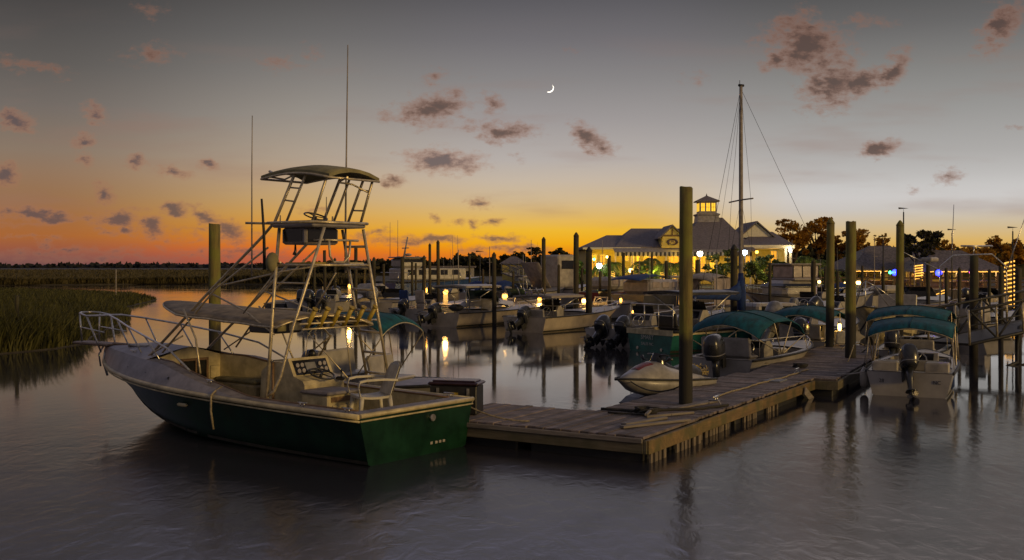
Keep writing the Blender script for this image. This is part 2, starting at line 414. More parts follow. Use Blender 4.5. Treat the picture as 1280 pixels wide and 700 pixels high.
high = [(540,136,50,20,6,1.05),(545,97,16,11,0,.6),(618,131,16,15,40,.75),(628,165,50,13,0,.95),(612,155,16,14,50,.6),(492,228,20,7,0,.85),(735,172,36,14,-28,.95),(757,186,20,9,0,.85),(722,160,14,12,20,.55),
        (1008,55,54,36,-10,1.1),(1040,104,44,30,25,1.1),(1075,102,44,18,15,.95),(1117,86,15,30,-38,1.05),(972,74,26,13,20,.9),(1028,80,30,20,40,.8),(1090,26,60,9,0,.42),
        (1103,184,25,11,20,1.05),(1187,219,26,9,16,.62),(1140,236,12,7,0,.55),(1252,30,24,42,-35,1.0),(872,97,26,10,20,.45),(1275,162,16,5,0,.5),(1066,60,20,10,0,.5),
        (190,66,34,14,8,.6),(350,78,34,13,0,.55),(392,70,18,12,0,.45),(192,14,22,20,-40,.45),(38,83,46,9,-8,.6),(70,88,12,8,-20,.6),(565,90,30,8,0,.3),(717,64,14,7,0,.35),(648,202,14,7,0,.4)]
dl = field(low); dh = field(high)
nn = mth('ADD', mth('MULTIPLY', mth('SUBTRACT', nf.outputs['Fac'], .5), 1.5), mth('MULTIPLY', mth('SUBTRACT', nw.outputs['Fac'], .5), 1.5))
def cover(d, top): return mrange(mth('ADD', d, nn), .16, top)
front = mrange(Y, .1, .3)
cl = mth('MULTIPLY', cover(dl, 1.15), front); ch = mth('MULTIPLY', cover(dh, 1.15), front)
# lit rims are rosy, thick cores are grey-purple
colL = mixc(mrange(mth('ADD', dl, nn), .5, 1.25), lin((160,112,88)), lin((92,78,80)))
colL = mixc(mrange(el, .3, 1.6), mixc(.45, colL, lin((128,82,74))), colL)
colH = mixc(mrange(mth('ADD', dh, nn), .5, 1.3), lin((148,104,84)), lin((84,64,58)))
wisp = mth('MULTIPLY', mth('MULTIPLY', mrange(nzs.outputs['Fac'], .50, .72), front), mth('MULTIPLY', mrange(el, .8, 3), mrange(el, 14, 8)))
c = mixc(mth('MULTIPLY', wisp, .30), c, lin((146,112,100)))
# haze veils faint clouds into the glow behind them
c = mixc(mth('MULTIPLY', cl, .84), c, colL)
c = mixc(mth('MULTIPLY', ch, .86), c, colH)
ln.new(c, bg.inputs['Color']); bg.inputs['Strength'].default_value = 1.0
sky = nd.new('ShaderNodeTexSky'); sky.sky_type = 'NISHITA'; sky.sun_disc = False; sky.sun_elevation = R(1.0); sky.sun_rotation = R(3.0)
bg2 = nd.new('ShaderNodeBackground'); ln.new(sky.outputs[0], bg2.inputs['Color']); bg2.inputs['Strength'].default_value = .0015
ads = nd.new('ShaderNodeAddShader'); ln.new(bg.outputs[0], ads.inputs[0]); ln.new(bg2.outputs[0], ads.inputs[1]); ln.new(ads.outputs[0], out.inputs['Surface'])
W.cycles.sampling_method = 'MANUAL'; W.cycles.sample_map_resolution = 512

# one weak, warm, low lamp: the glow of the quay lights behind the camera's right shoulder
sl = bpy.data.lights.new('sun', 'SUN'); sl.energy = 1.5; sl.angle = R(10); sl.color = (1,.66,.24)
so = bpy.data.objects.new('sun', sl); COL.objects.link(so)
dirn = Vector((.76,-.62,.20)).normalized()
so.rotation_euler = dirn.to_track_quat('Z','Y').to_euler(); so.location = (0,0,30)

# ------------------------------------------------------------------ water
def water_mat():
    m = bpy.data.materials.new('water'); m.use_nodes = True
    nt = m.node_tree; nd = nt.nodes; ln = nt.links; b = nd['Principled BSDF']
    b.inputs['Base Color'].default_value = (.028,.027,.033,1); b.inputs['IOR'].default_value = 1.75
    ge = nd.new('ShaderNodeNewGeometry'); sx = nd.new('ShaderNodeSeparateXYZ'); ln.new(ge.outputs['Position'], sx.inputs[0])
    n0 = nd.new('ShaderNodeTexNoise'); n0.inputs['Scale'].default_value = .35; n0.inputs['Detail'].default_value = 3; n0.inputs['Distortion'].default_value = 1.2
    mp0 = nd.new('ShaderNodeMapping'); mp0.inputs['Scale'].default_value = (1,.6,1); mp0.inputs['Rotation'].default_value = (0,0,R(25))
    ln.new(ge.outputs['Position'], mp0.inputs['Vector']); ln.new(mp0.outputs[0], n0.inputs['Vector'])
    yy = nd.new('ShaderNodeMath'); yy.operation = 'MULTIPLY_ADD'; yy.inputs[1].default_value = 5.0; ln.new(n0.outputs['Fac'], yy.inputs[0]); ln.new(sx.outputs['Y'], yy.inputs[2])
    calm = nd.new('ShaderNodeMapRange'); calm.inputs['From Min'].default_value = 14; calm.inputs['From Max'].default_value = 24; ln.new(yy.outputs[0], calm.inputs['Value'])
    rg = nd.new('ShaderNodeMapRange'); ln.new(calm.outputs[0], rg.inputs['Value']); rg.inputs['To Min'].default_value = .18; rg.inputs['To Max'].default_value = .06
    rv = nd.new('ShaderNodeMath'); rv.operation = 'MULTIPLY_ADD'; rv.inputs[1].default_value = .16; ln.new(n0.outputs['Fac'], rv.inputs[0]); 
    rs = nd.new('ShaderNodeMath'); rs.operation = 'SUBTRACT'; rs.inputs[1].default_value = .08; ln.new(rg.outputs[0], rs.inputs[0]); ln.new(rs.outputs[0], rv.inputs[2])
    rm = nd.new('ShaderNodeMath'); rm.operation = 'MAXIMUM'; rm.inputs[1].default_value = .03; ln.new(rv.outputs[0], rm.inputs[0])
    ln.new(rm.outputs[0], b.inputs['Roughness'])
    mp = nd.new('ShaderNodeMapping'); mp.inputs['Scale'].default_value = (1,.55,1); mp.inputs['Rotation'].default_value = (0,0,R(-28)); ln.new(ge.outputs['Position'], mp.inputs['Vector'])
    n1 = nd.new('ShaderNodeTexNoise'); n1.inputs['Scale'].default_value = 4.5; n1.inputs['Detail'].default_value = 5; n1.inputs['Distortion'].default_value = .8; ln.new(mp.outputs[0], n1.inputs['Vector'])
    n2 = nd.new('ShaderNodeTexNoise'); n2.inputs['Scale'].default_value = .9; n2.inputs['Detail'].default_value = 3; ln.new(mp.outputs[0], n2.inputs['Vector'])
    ad = nd.new('ShaderNodeMath'); ad.operation = 'MULTIPLY_ADD'; ad.inputs[1].default_value = 2.0; ln.new(n2.outputs['Fac'], ad.inputs[0]); ln.new(n1.outputs['Fac'], ad.inputs[2])
    st = nd.new('ShaderNodeMapRange'); ln.new(calm.outputs[0], st.inputs['Value']); st.inputs['To Min'].default_value = .28; st.inputs['To Max'].default_value = .018
    bp = nd.new('ShaderNodeBump'); bp.inputs['Distance'].default_value = .03; ln.new(st.outputs[0], bp.inputs['Strength']); ln.new(ad.outputs[0], bp.inputs['Height'])
    ln.new(bp.outputs['Normal'], b.inputs['Normal'])
    return m
mw_ = MB(); mw_.add([(-6000,-60,0),(6000,-60,0),(6000,9000,0),(-6000,9000,0)], [(0,1,2,3)])
struct(mw_.build('water', water_mat()))
# ------------------------------------------------------------------ boat kit (x forward from the transom, y to port, z up from the waterline)
class Hull:
    def __init__(s, L, B, z0, z1, rake=.9, fine=2.2, full=.4, stern=.9, dead=.86, keel=-.3, flare=.5):
        s.__dict__.update(L=L, B=B, z0=z0, z1=z1, rake=rake, fine=fine, full=full, stern=stern, dead=dead, keel=keel, flare=flare)
    def t(s, x): return max(0.0, min(1.0, x/s.L))
    def b(s, x):
        t = s.t(x); w = s.B/2
        if t < s.full: return w*(1 - (1-s.stern)*(1 - t/s.full)**2)
        return w*max(0.0, 1 - ((t-s.full)/(1-s.full))**s.fine)
    def zs(s, x): return s.z0 + (s.z1-s.z0)*s.t(x)**1.8
    def section(s, x):
        t = s.t(x); b = s.b(x); zs = s.zs(x)
        bc = b*(s.dead - .42*max(0, (t-.45)/.55)**1.4)
        zk = s.keel + (s.z1*.62 - s.keel)*t**6
        zc = .02 + (s.z1*.66)*t**3.2
        zc = max(zc, zk)
        pts = [(0, zk), (bc*.55, zk+(zc-zk)*.5), (bc, zc)]
        for h in (.33, .66, 1.0):
            k = h**(1+s.flare*t)
            pts.append((bc+(b-bc)*k, zc+(zs-zc)*h))
        out = []
        for (y, z) in pts:
            xx = x - s.rake*t**2.2*(1 - (z-zk)/max(1e-3, zs-zk))
            out.append(Vector((xx, y, z)))
        return out
    def xs(s, n=18): return [s.L*(1-(1-i/n)**1.25) for i in range(n+1)]
    def shell(s):
        m = MB(); rings = []
        for x in s.xs():
            sec = s.section(x)
            rings.append([Vector((p.x, p.y, p.z)) for p in reversed(sec)] + [Vector((p.x, -p.y, p.z)) for p in sec[1:]])
        m.loft(rings, closed=False, smooth=True)
        o = len(m.v)
        m.add(rings[0], [tuple(range(len(rings[0])-1, -1, -1))])
        return m
    def rail(s, r=.03, dz=0.0, off=.01, x1=None):
        pts = []
        xs = [x for x in s.xs() if x1 is None or x <= x1]
        for x in xs: pts.append(Vector((x, s.b(x)+off, s.zs(x)+dz)))
        for x in reversed(xs[:-1] if x1 is None else xs): pts.append(Vector((x, -s.b(x)-off, s.zs(x)+dz)))
        return MB().tube(pts, r, 6)
    def gunwale(s, w, xf, lip=.012, x0=0.0):
        """flat cap from the sheer inwards, closed across the stern"""
        m = MB(); N = 16
        for sg in (1, -1):
            o = []; i_ = []
            for k in range(N+1):
                x = x0 + (xf-x0)*k/N
                o.append(Vector((x, sg*s.b(x), s.zs(x)+lip))); i_.append(Vector((x, sg*max(0, s.b(x)-w), s.zs(x)+lip+.006)))
            rows = [o, i_] if sg > 0 else [i_, o]
            m.loft([rows[1], rows[0]], closed=False, smooth=False)
        return m
    def liner(s, w, x0, xf, zf):
        """inner sides, floor, and both ends of an open cockpit"""
        m = MB(); N = 16; rings = []
        for k in range(N+1):
            x = x0 + (xf-x0)*k/N
            y = max(.02, s.b(x)-w); z = s.zs(x)+.018; yb = max(.015, y-.05)
            rings.append([Vector((x, y, z)), Vector((x, yb, zf+.04)), Vector((x, yb-.04 if yb > .06 else yb*.5, zf)), Vector((x, -(yb-.04) if yb > .06 else -yb*.5, zf)), Vector((x, -yb, zf+.04)), Vector((x, -y, z))])
        m.loft(rings, closed=False, smooth=False)
        m.add(rings[0], [tuple(range(6))]); m.add(rings[-1], [tuple(range(5,-1,-1))])
        return m
    def deck(s, xa, crown=.06, dz=.012, inset=.0):
        m = MB(); N = 14; rows = []
        for k in range(N+1):
            x = xa + (s.L-xa)*k/N
            b = max(.004, s.b(x)-inset)
            rows.append([Vector((x, b*q, s.zs(x)+dz+crown*(1-q*q)*min(1, b/(s.B*.3)))) for q in (1,.8,.55,.28,0,-.28,-.55,-.8,-1)])
        m.loft(rows, closed=False, smooth=True)
        return m

def outboard(parent, at, tilt=0.0, sc=1.0, steer=0.0, name='outboard_motor', m_cowl='motor_dark'):
    """motor hung on the transom; thing > outboard_motor > bracket, propeller, cowling_band"""
    M = Matrix.Translation(Vector(at)) @ Matrix.Rotation(steer, 4, 'Z') @ Matrix.Rotation(tilt, 4, 'Y') @ Matrix.Scale(sc, 4)
    def rr(x, y0, w, l, z, dx=0):  # rounded rectangle ring
        pts = []
        for k in range(14):
            a = 2*PI*k/14
            c_, s_ = math.cos(a), math.sin(a)
            pts.append(M @ Vector((x + dx + l*abs(c_)**.62*(1 if c_ >= 0 else -1), w*abs(s_)**.62*(1 if s_ >= 0 else -1), z)))
        return pts
    m = MB()
    m.loft([rr(-.42,0,.17,.26,.02), rr(-.42,0,.205,.30,.10), rr(-.43,0,.215,.325,.24), rr(-.44,0,.21,.32,.40), rr(-.45,0,.185,.29,.52), rr(-.45,0,.12,.21,.60), rr(-.45,0,.04,.10,.625)], True, True, True)
    # midsection and lower unit
    m.loft([rr(-.37,0,.10,.15,.03), rr(-.36,0,.075,.12,-.25), rr(-.37,0,.055,.10,-.62), rr(-.38,0,.05,.11,-.72)], True, True, True)
    m.loft([rr(-.43,0,.13,.20,-.60), rr(-.43,0,.13,.20,-.575)], True, True, True)
    pts = [M @ Vector((x, 0, -.80)) for x in (-.66,-.60,-.45,-.30,-.20,-.14)]
    m.tube(pts, [.04*sc,.062*sc,.065*sc,.06*sc,.04*sc,.008*sc], 8)
    m.loft([[M @ Vector(p) for p in ((-.50,.012,-.72),(-.28,.012,-.72),(-.28,-.012,-.72),(-.50,-.012,-.72))], [M @ Vector(p) for p in ((-.50,.008,-1.02),(-.40,.008,-1.02),(-.40,-.008,-1.02),(-.50,-.008,-1.02))]], True, True, True, False)
    o = m.build(name, MATS[m_cowl], parent)
    b = MB(); R3 = (Matrix.Rotation(steer, 3, 'Z') @ Matrix.Rotation(tilt, 3, 'Y'))
    for sy in (.11, -.11): b.box(M @ Vector((-.12, sy, -.08)), (.22*sc, .03*sc, .30*sc), M=R3)
    b.tube([M @ Vector((-.2,-.14,-.02)), M @ Vector((-.2,.14,-.02))], .03*sc, 8)
    b.build('bracket', MATS['rubber'], o)
    pr = MB()
    for k in range(3):
        a = 2*PI*k/3
        q = []
        for rr_, wd_, tw in ((.04,.03,.6), (.11,.075,.45), (.165,.05,.3)):
            for sg in (-1, 1):
                y_ = rr_*math.cos(a) - sg*wd_*math.sin(a)*.8; z_ = rr_*math.sin(a) + sg*wd_*math.cos(a)*.8
                q.append(M @ Vector((-.70 + sg*wd_*tw, y_, -.80+z_)))
        pr.add(q + [p + (M.to_3x3() @ Vector((-.012,0,0))) for p in q], [(0,1,3,2),(2,3,5,4),(6,8,9,7),(8,10,11,9),(0,2,8,6),(2,4,10,8),(1,7,9,3),(3,9,11,5),(4,5,11,10)])
    pr.tube([M @ Vector((-.62,0,-.80)), M @ Vector((-.76,0,-.80))], [.05*sc,.03*sc], 8)
    pr.build('propeller', MATS['prop_metal'], o)
    s_ = MB(); s_.loft([rr(-.43,0,.222,.332,.13), rr(-.43,0,.222,.332,.155)], True, True, True); s_.build('cowling_band', MATS['motor_grey'], o)
    return o

def bimini(parent, x0, x1, w, z, mount_x, mount_z, m='canvas_teal', arch=.12, drop=.16, n_bows=3, flap=.0, sag=.03):
    """cloth top stretched over tubular bows"""
    NX, NY = 16, 14; g = []
    for i in range(NX+1):
        u = i/NX; x = x0+(x1-x0)*u; row = []
        lift = arch*math.sin(PI*u)**.6 - sag*abs(math.sin(PI*u*(n_bows-1)))
        for j in range(NY+1):
            v = -1+2*j/NY
            endd = drop*(max(0, abs(u-.5)-.34)/.16)**1.6
            zz = z + lift - drop*abs(v)**1.7*(.55+.45*abs(2*u-1)**1.5) - endd*.6 - .05*v*v
            row.append(Vector((x, w*v*(1-.08*abs(v)**4), zz)))
        g.append(row)
    c = MB().sheet(g, .018).build('canopy', MATS[m], parent)
    # hems along both sides
    h = MB()
    for j in (0, NY): h.tube([r[j]+Vector((0,0,-.01)) for r in g], .014, 5)
    for i in (0, NX): h.tube([p+Vector((0,0,-.01)) for p in g[i]], .014, 5)
    h.build('hem', MATS[m], c)
    if m == 'canvas_teal':
        sm_ = MB()
        for k in range(1, n_bows-1):
            i = round(NX*(.03+.94*k/(n_bows-1))); sm_.tube([p+Vector((0,0,.004)) for p in g[i]], .014, 5)
        sm_.tube([r[NY//2]+Vector((0,0,.002)) for r in g], .009, 5)
        sm_.build('seam', MATS['canvas_teal_seam'], c)
    f = MB()
    for k in range(n_bows):
        i = round(NX*(.03+.94*k/(n_bows-1)))
        pts = [p+Vector((0,0,-.035)) for p in g[i]]
        a = Vector((mount_x+(k-(n_bows-1)/2)*.05, pts[0].y*1.02, mount_z)); b = Vector((a.x, pts[-1].y*1.02, mount_z))
        f.tube([a]+pts+[b], .013, 6)
    for sy in (-1, 1):
        f.tube([Vector((x1+.1, sy*w*.96, mount_z)), g[NX][0 if sy < 0 else NY]+Vector((0,0,-.03))], .008, 5)
        f.tube([Vector((x0-.1, sy*w*.96, mount_z)), g[0][0 if sy < 0 else NY]+Vector((0,0,-.03))], .008, 5)
    f.build('frame', MATS['aluminium'], parent)

def ttop(parent, x0, x1, w, z, zb, m='canvas_grey', legs='aluminium', th=.07, base_w=.42):
    g = [[Vector((x0+(x1-x0)*i/8, w*(-1+2*j/8)*(1-.06*(abs(i-4)/4)**3), z+.06*(1-(-1+2*j/8)**2))) for j in range(9)] for i in range(9)]
    MB().sheet(g, th).build('hard_top', MATS[m], parent)
    xm = (x0+x1)/2; f = MB()
    for sy in (-1, 1):
        f.tube([Vector((xm+.55,sy*base_w,zb)), Vector((xm+.45,sy*base_w,zb+.6*(z-zb))), Vector((x1-.25,sy*w*.8,z-th))], .024, 7)
        f.tube([Vector((xm-.35,sy*base_w,zb)), Vector((xm-.35,sy*base_w,zb+.6*(z-zb))), Vector((x0+.25,sy*w*.8,z-th))], .024, 7)
        f.tube([Vector((xm+.5,sy*base_w,zb+.45*(z-zb))), Vector((xm-.35,sy*base_w,zb+.45*(z-zb)))], .016, 6)
        f.tube([Vector((x0+.05,sy*w*.85,z-th)), Vector((x1-.05,sy*w*.85,z-th))], .02, 6)
    for x in (x0+.1, xm, x1-.1): f.tube([Vector((x,-w*.85,z-th-.01)), Vector((x,w*.85,z-th-.01))], .018, 6)
    f.build('frame', MATS[legs], parent)

def console(parent, x, w, zf, h, l=.7, m='gelcoat', wheel=True, glass=True):
    if h < .75: glass = False
    c = MB()
    prof = [(x+l, zf), (x+l*.85, zf+h*.8), (x+l*.55, zf+h), (x+.12, zf+h), (x-.02, zf+h*.72), (x, zf)]
    rings = [[Vector((p[0], sy*w, p[1])) for p in prof] for sy in (-1, 1)]
    c.loft([rings[1], rings[0]], True, True, True, False)
    o = c.build('console', MATS[m], parent)
    MB().add([Vector((x-.03,w*.8,zf+h*.74)), Vector((x-.03,-w*.8,zf+h*.74)), Vector((x+.08,-w*.8,zf+h*.965)), Vector((x+.08,w*.8,zf+h*.965)), Vector((x-.005,w*.8,zf+h*.73)), Vector((x-.005,-w*.8,zf+h*.73)), Vector((x+.1,-w*.8,zf+h*.96)), Vector((x+.1,w*.8,zf+h*.96))],
        [(0,3,2,1),(4,5,6,7),(0,1,5,4),(1,2,6,5),(2,3,7,6),(3,0,4,7)]).build('dashboard', MATS['black_panel'], o)
    if wheel:
        wm = MB(); cx, cz = x-.12, zf+h*.72
        t = Vector((-.9,0,.44)).normalized(); u = Vector((0,1,0)); v = t.cross(u)
        pts = [Vector((cx,0,cz)) + (u*math.cos(2*PI*k/14)+v*math.sin(2*PI*k/14))*.19 for k in range(14)]
        wm.tube(pts, .014, 6, closed=True)
        for k in range(3):
            a = 2*PI*k/3; wm.tube([Vector((cx,0,cz)), Vector((cx,0,cz))+(u*math.cos(a)+v*math.sin(a))*.19], .009, 5)
        wm.tube([Vector((cx,0,cz)), Vector((x+.02,0,cz-.06))], .02, 6)
        wm.build('steering_wheel', MATS['steel'], o)
    if glass:
        gl = MB(); zt = zf+h
        g = [[Vector((x+l*.62-.10*q, w*.85*(-1+2*j/6), zt+.26*q)) for j in range(7)] for q in (0, 1)]
        gl.sheet(g, .012, False); gl.build('windscreen', MATS['glass_dark'], o)
    return o

def seat(parent, x, y, zf, w, l, h, back=.35, m='gelcoat', lean=.08, name='seat', face=1):
    c = MB(); c.bbox((x, y, zf+h*.4), (l*.92, w*.92, h*.8), .03); c.bbox((x, y, zf+h*.9), (l, w, h*.2), .04)
    if back:
        c.bbox((x - face*(l*.42+lean*.5), y, zf+h+back*.5), (.09, w, back+.1), .035, M=Matrix.Rotation(-face*lean*1.5, 3, 'Y'))
    return c.build(name, MATS[m], parent)

def bow_rail(parent, H, x0, h=.4, m='steel', inset=.06, n=5, over=.05):
    f = MB(); pts = []
    xs = [x0+(H.L-.12-x0)*k/12 for k in range(13)]
    P_ = lambda x, sg, hh: Vector((x+over*hh, sg*max(.05, H.b(x)-inset), H.zs(x)+hh))
    up = [P_(x, 1, h*min(1, .25+k/3)) for k, x in enumerate(xs)] + [P_(x, -1, h*min(1, .25+k/3)) for k, x in reversed(list(enumerate(xs)))]
    f.tube(up, .014, 6)
    for sg in (1, -1):
        for k in range(n):
            x = xs[round(12*k/(n-1))]; kk = round(12*k/(n-1))
            f.tube([P_(x-.05, sg, 0), P_(x, sg, h*min(1, .25+kk/3))], .012, 6)
    f.build('bow_rail', MATS[m], parent)

def open_boat(name, label, cat, loc, head, L=5.0, B=2.0, z0=.5, z1=.75, hull='white_hull', deckm='gelcoat', xf=None, zf=.15, gw=.14, group=None, rake=.7, rail_r=.028, rail_m='rubber', stripe=True, **kw):
    t = thing(name, label, cat, (loc[0], loc[1], 0), math.atan2(head[1], head[0]), group)
    H = Hull(L, B, z0, z1, rake, **kw); xf = xf or L*.62
    H.shell().build('hull', MATS[hull], t)
    H.rail(rail_r).build('rub_rail', MATS[rail_m], t)
    tw = .16
    g = H.gunwale(gw, xf); 
    g.add([Vector((0,H.b(0),z0+.012)), Vector((0,-H.b(0),z0+.012)), Vector((tw,-H.b(tw),z0+.014)), Vector((tw,H.b(tw),z0+.014))], [(0,1,2,3)])
    g.build('gunwale', MATS[deckm], t)
    H.liner(gw, tw, xf, zf).build('cockpit_liner', MATS[deckm], t)
    H.deck(xf).build('foredeck', MATS[deckm], t)
    if stripe:
        m = MB()
        for sg in (1, -1):
            rows = [[], []]
            for x in H.xs(14)[:-1]:
                sec = H.section(x); a = sec[2]; b_ = sec[3]
                for q, r in ((0, rows[0]), (.35, rows[1])):
                    p = a+(b_-a)*q; r.append(Vector((p.x, sg*(p.y+.004), p.z)))
            m.loft(rows if sg < 0 else rows[::-1], closed=False)
        m.build('waterline_stripe', MATS['boot_stripe'], t)
    return t, H

def cleat(parent, x, y, z, rz=0):
    m = MB(); c_, s_ = math.cos(rz), math.sin(rz)
    q = lambda a, h: Vector((x+a*c_, y+a*s_, z+h))
    m.tube([q(-.1,.05), q(-.04,.045), q(.04,.045), q(.1,.05)], [.008,.013,.013,.008], 6); m.tube([q(-.035,0), q(-.035,.045)], .012, 6); m.tube([q(.035,0), q(.035,.045)], .012, 6)
    m.build('cleat', MATS['steel'], parent)

def text_mesh(s, size, mat_, parent, M, depth=.004, name='lettering'):
    cu = bpy.data.curves.new('t', 'FONT'); cu.body = s; cu.size = size; cu.extrude = depth; cu.align_x = 'CENTER'
    tmp = bpy.data.objects.new('t', cu); COL.objects.link(tmp)
    bpy.context.view_layer.update()
    dg = bpy.context.evaluated_depsgraph_get()
    me = bpy.data.meshes.new_from_object(tmp.evaluated_get(dg))
    bpy.data.objects.remove(tmp); bpy.data.curves.remove(cu)
    me.transform(M); me.materials.clear(); me.materials.append(MATS[mat_])
    o = bpy.data.objects.new(name, me); COL.objects.link(o); o.parent = parent
    return o
# ------------------------------------------------------------------ the green sport fisher with its tower
q_, p_ = Vector((-.795,.607)), Vector((-.607,-.795))
hero = thing('fishing_boat', 'green-hulled fishing boat with a tall pipe tower, moored at the end of the dock', 'boat', (-1.27,14.27,0), math.atan2(q_.y, q_.x))
H = Hull(7.75, 2.4, .66, .90, rake=1.15, fine=2.3, full=.42, stern=.95, keel=-.35, flare=.9)
H.shell().build('hull', MATS['hull_green'], hero)
H.rail(.036, 0, .008).build('rub_rail', MATS['gelcoat_cream'], hero)
H.rail(.014, -.06, .004).build('pinstripe', MATS['gelcoat_cream'], hero)
tr = MB(); tr.tube([(-.012,1.14,.67),(-.012,-1.14,.67)], .034, 6); tr.tube([(-.006,1.13,.60),(-.006,-1.13,.60)], .013, 6); tr.build('stern_rail', MATS['gelcoat_cream'], hero)
m = MB()
for sg in (1, -1):
    rows = [[], []]
    for x in H.xs(14)[:-1]:
        sec = H.section(x); a = sec[2]; b_ = sec[3]
        for q, r in ((0, rows[0]), (.22, rows[1])):
            p = a+(b_-a)*q; r.append(Vector((p.x, sg*(p.y+.004), p.z)))
    m.loft(rows if sg < 0 else rows[::-1], closed=False)
m.build('waterline_stripe', MATS['boot_stripe'], hero)
# raised bulwark: grows from the gunwale amidships to the bow, leaning inwards
def bh(x): return .30*min(1, max(0, (x-2.4)/2.2)) - .05*max(0, (x-6.3)/1.45)
def binw(x): return .03 + .17*min(1, max(0, (x-2.4)/2.2))*min(1, max(.0, H.b(x)/.9))
bw = MB(); N = 22
for sg in (1, -1):
    rows = [[], [], []]
    for k in range(N+1):
        x = 2.3+(H.L-2.3)*k/N; b = H.b(x); z = H.zs(x)
        rows[0].append(Vector((x, sg*b, z+.02))); rows[1].append(Vector((x, sg*max(0, b-binw(x)*.55), z+.02+bh(x)*.65))); rows[2].append(Vector((x, sg*max(0, b-binw(x)), z+.02+bh(x))))
    bw.loft(rows if sg < 0 else rows[::-1], closed=False)
bw.build('bulwark', MATS['gelcoat_grey'], hero)
def by(x): return max(0, H.b(x)-binw(x))
def bz(x): return H.zs(x)+.02+bh(x)
XF = 5.25
# side decks, stern cover boards
sd = MB()
for sg in (1, -1):
    rows = [[], []]
    for k in range(18):
        x = .0 + XF*k/17
        rows[0].append(Vector((x, sg*by(x), bz(x)))); rows[1].append(Vector((x, sg*(by(x)-.20), bz(x)+.008)))
    sd.loft(rows if sg < 0 else rows[::-1], closed=False, smooth=False)
sd.add([(0,1.14,.688),(0,-1.14,.688),(.26,-1.0,.690),(.26,1.0,.690)], [(0,1,2,3)])
sd.build('covering_board', MATS['deck_nonskid'], hero)
cm = MB()
for sg in (1, -1): cm.tube([Vector((x, sg*(by(x)-.205), bz(x)+.012)) for x in [.26+(XF-.26)*k/16 for k in range(17)]], .016, 6)
cm.build('coaming_trim', MATS['wood_trim'], hero)
ln_ = MB(); rings = []
zf = .34
for k in range(17):
    x = .26+(XF-.26)*k/16; y = by(x)-.21; z = bz(x)+.006
    rings.append([Vector((x,y,z)), Vector((x,y-.03,zf+.03)), Vector((x,y-.06,zf)), Vector((x,-y+.06,zf)), Vector((x,-y+.03,zf+.03)), Vector((x,-y,z))])
ln_.loft(rings, closed=False, smooth=False); ln_.add(rings[0], [tuple(range(6))])
ln_.build('cockpit_liner', MATS['gelcoat_cream'], hero)
# foredeck, crowned, with a trunk rising over the cuddy
fd = MB(); rows = []
for k in range(15):
    x = XF-.05+(H.L-XF+.05)*k/14; b = max(.004, by(x))
    rows.append([Vector((x, b*v, bz(x)+.10*(1-v*v)*min(1, b/.6)+.06*max(0, 1-abs(v)*1.6)*max(0, min(1, (H.L-.9-x)/1.0)))) for v in (1,.8,.6,.4,.2,0,-.2,-.4,-.6,-.8,-1)])
fd.loft(rows, closed=False); fd.build('foredeck', MATS['gelcoat_grey'], hero)
# cuddy bulkhead with a dark companionway
bk = MB(); y = by(XF)-.2
arc = [Vector((XF-.06, y*v, bz(XF)+.10*(1-v*v)+.05*max(0, 1-abs(v)*1.6))) for v in (1,.6,.3,0,-.3,-.6,-1)]
a = [Vector((XF-.06,y,zf))] + arc + [Vector((XF-.06,-y,zf))]
bk.loft([a, [p+Vector((.05,0,0)) for p in a]], True, True, True, False)
bko = bk.build('cuddy_bulkhead', MATS['gelcoat_cream'], hero)
MB().box((XF-.065,-.08,.62), (.03,.46,.80)).build('companionway', MATS['black_panel'], bko)
fr = MB()
for yy in (-.33,.17): fr.box((XF-.075,yy,.62), (.04,.04,.84))
fr.box((XF-.075,-.08,1.04), (.04,.54,.04)); fr.box((XF-.085,-.1,.62), (.03,.03,.8)); fr.build('door_frame', MATS['wood_trim'], bko)
MB().bbox((XF-.07,-.50,.80), (.03,.2,.22), .02).build('locker_door', MATS['gelcoat_cream'], bko)
MB().bbox((XF-.07,.46,.78), (.03,.16,.3), .02).build('locker_door', MATS['black_panel'], bko)
# hatch and cushions in the forward cockpit, gear lying about
MB().bbox((6.3,0,1.235), (.55,.55,.05), .02).build('deck_hatch', MATS['gelcoat'], hero)
for (x, y, l, w, h, mm, nm) in ((4.6,-.62,1.1,.34,.30,'gelcoat_cream','bench'),(4.6,.55,1.0,.30,.24,'gelcoat_cream','bench'),(3.5,-.66,.8,.36,.42,'gelcoat_cream','bench')):
    MB().bbox((x,y,zf+h/2), (l,w,h), .03).build(nm, MATS[mm], hero)
MB().bbox((4.6,-.62,zf+.34), (1.06,.33,.09), .035).build('cushion', MATS['canvas_olive'], hero)
MB().bbox((3.5,-.66,zf+.46), (.8,.35,.09), .035).build('cushion', MATS['canvas_tan'], hero)
MB().bbox((4.55,.55,zf+.28), (.9,.29,.09), .035).build('cushion', MATS['canvas_grey'], hero)
hb = MB(); hb.box((3.02,-.3,.62), (.05,.62,.62), M=Matrix.Rotation(R(18),3,'Y')); hb.build('hatch_board', MATS['plastic_white'], hero)
MB().box((2.95,-.52,.60), (.06,.06,.72), M=Matrix.Rotation(R(30),3,'Y')).build('hatch_strut', MATS['black_panel'], hero)
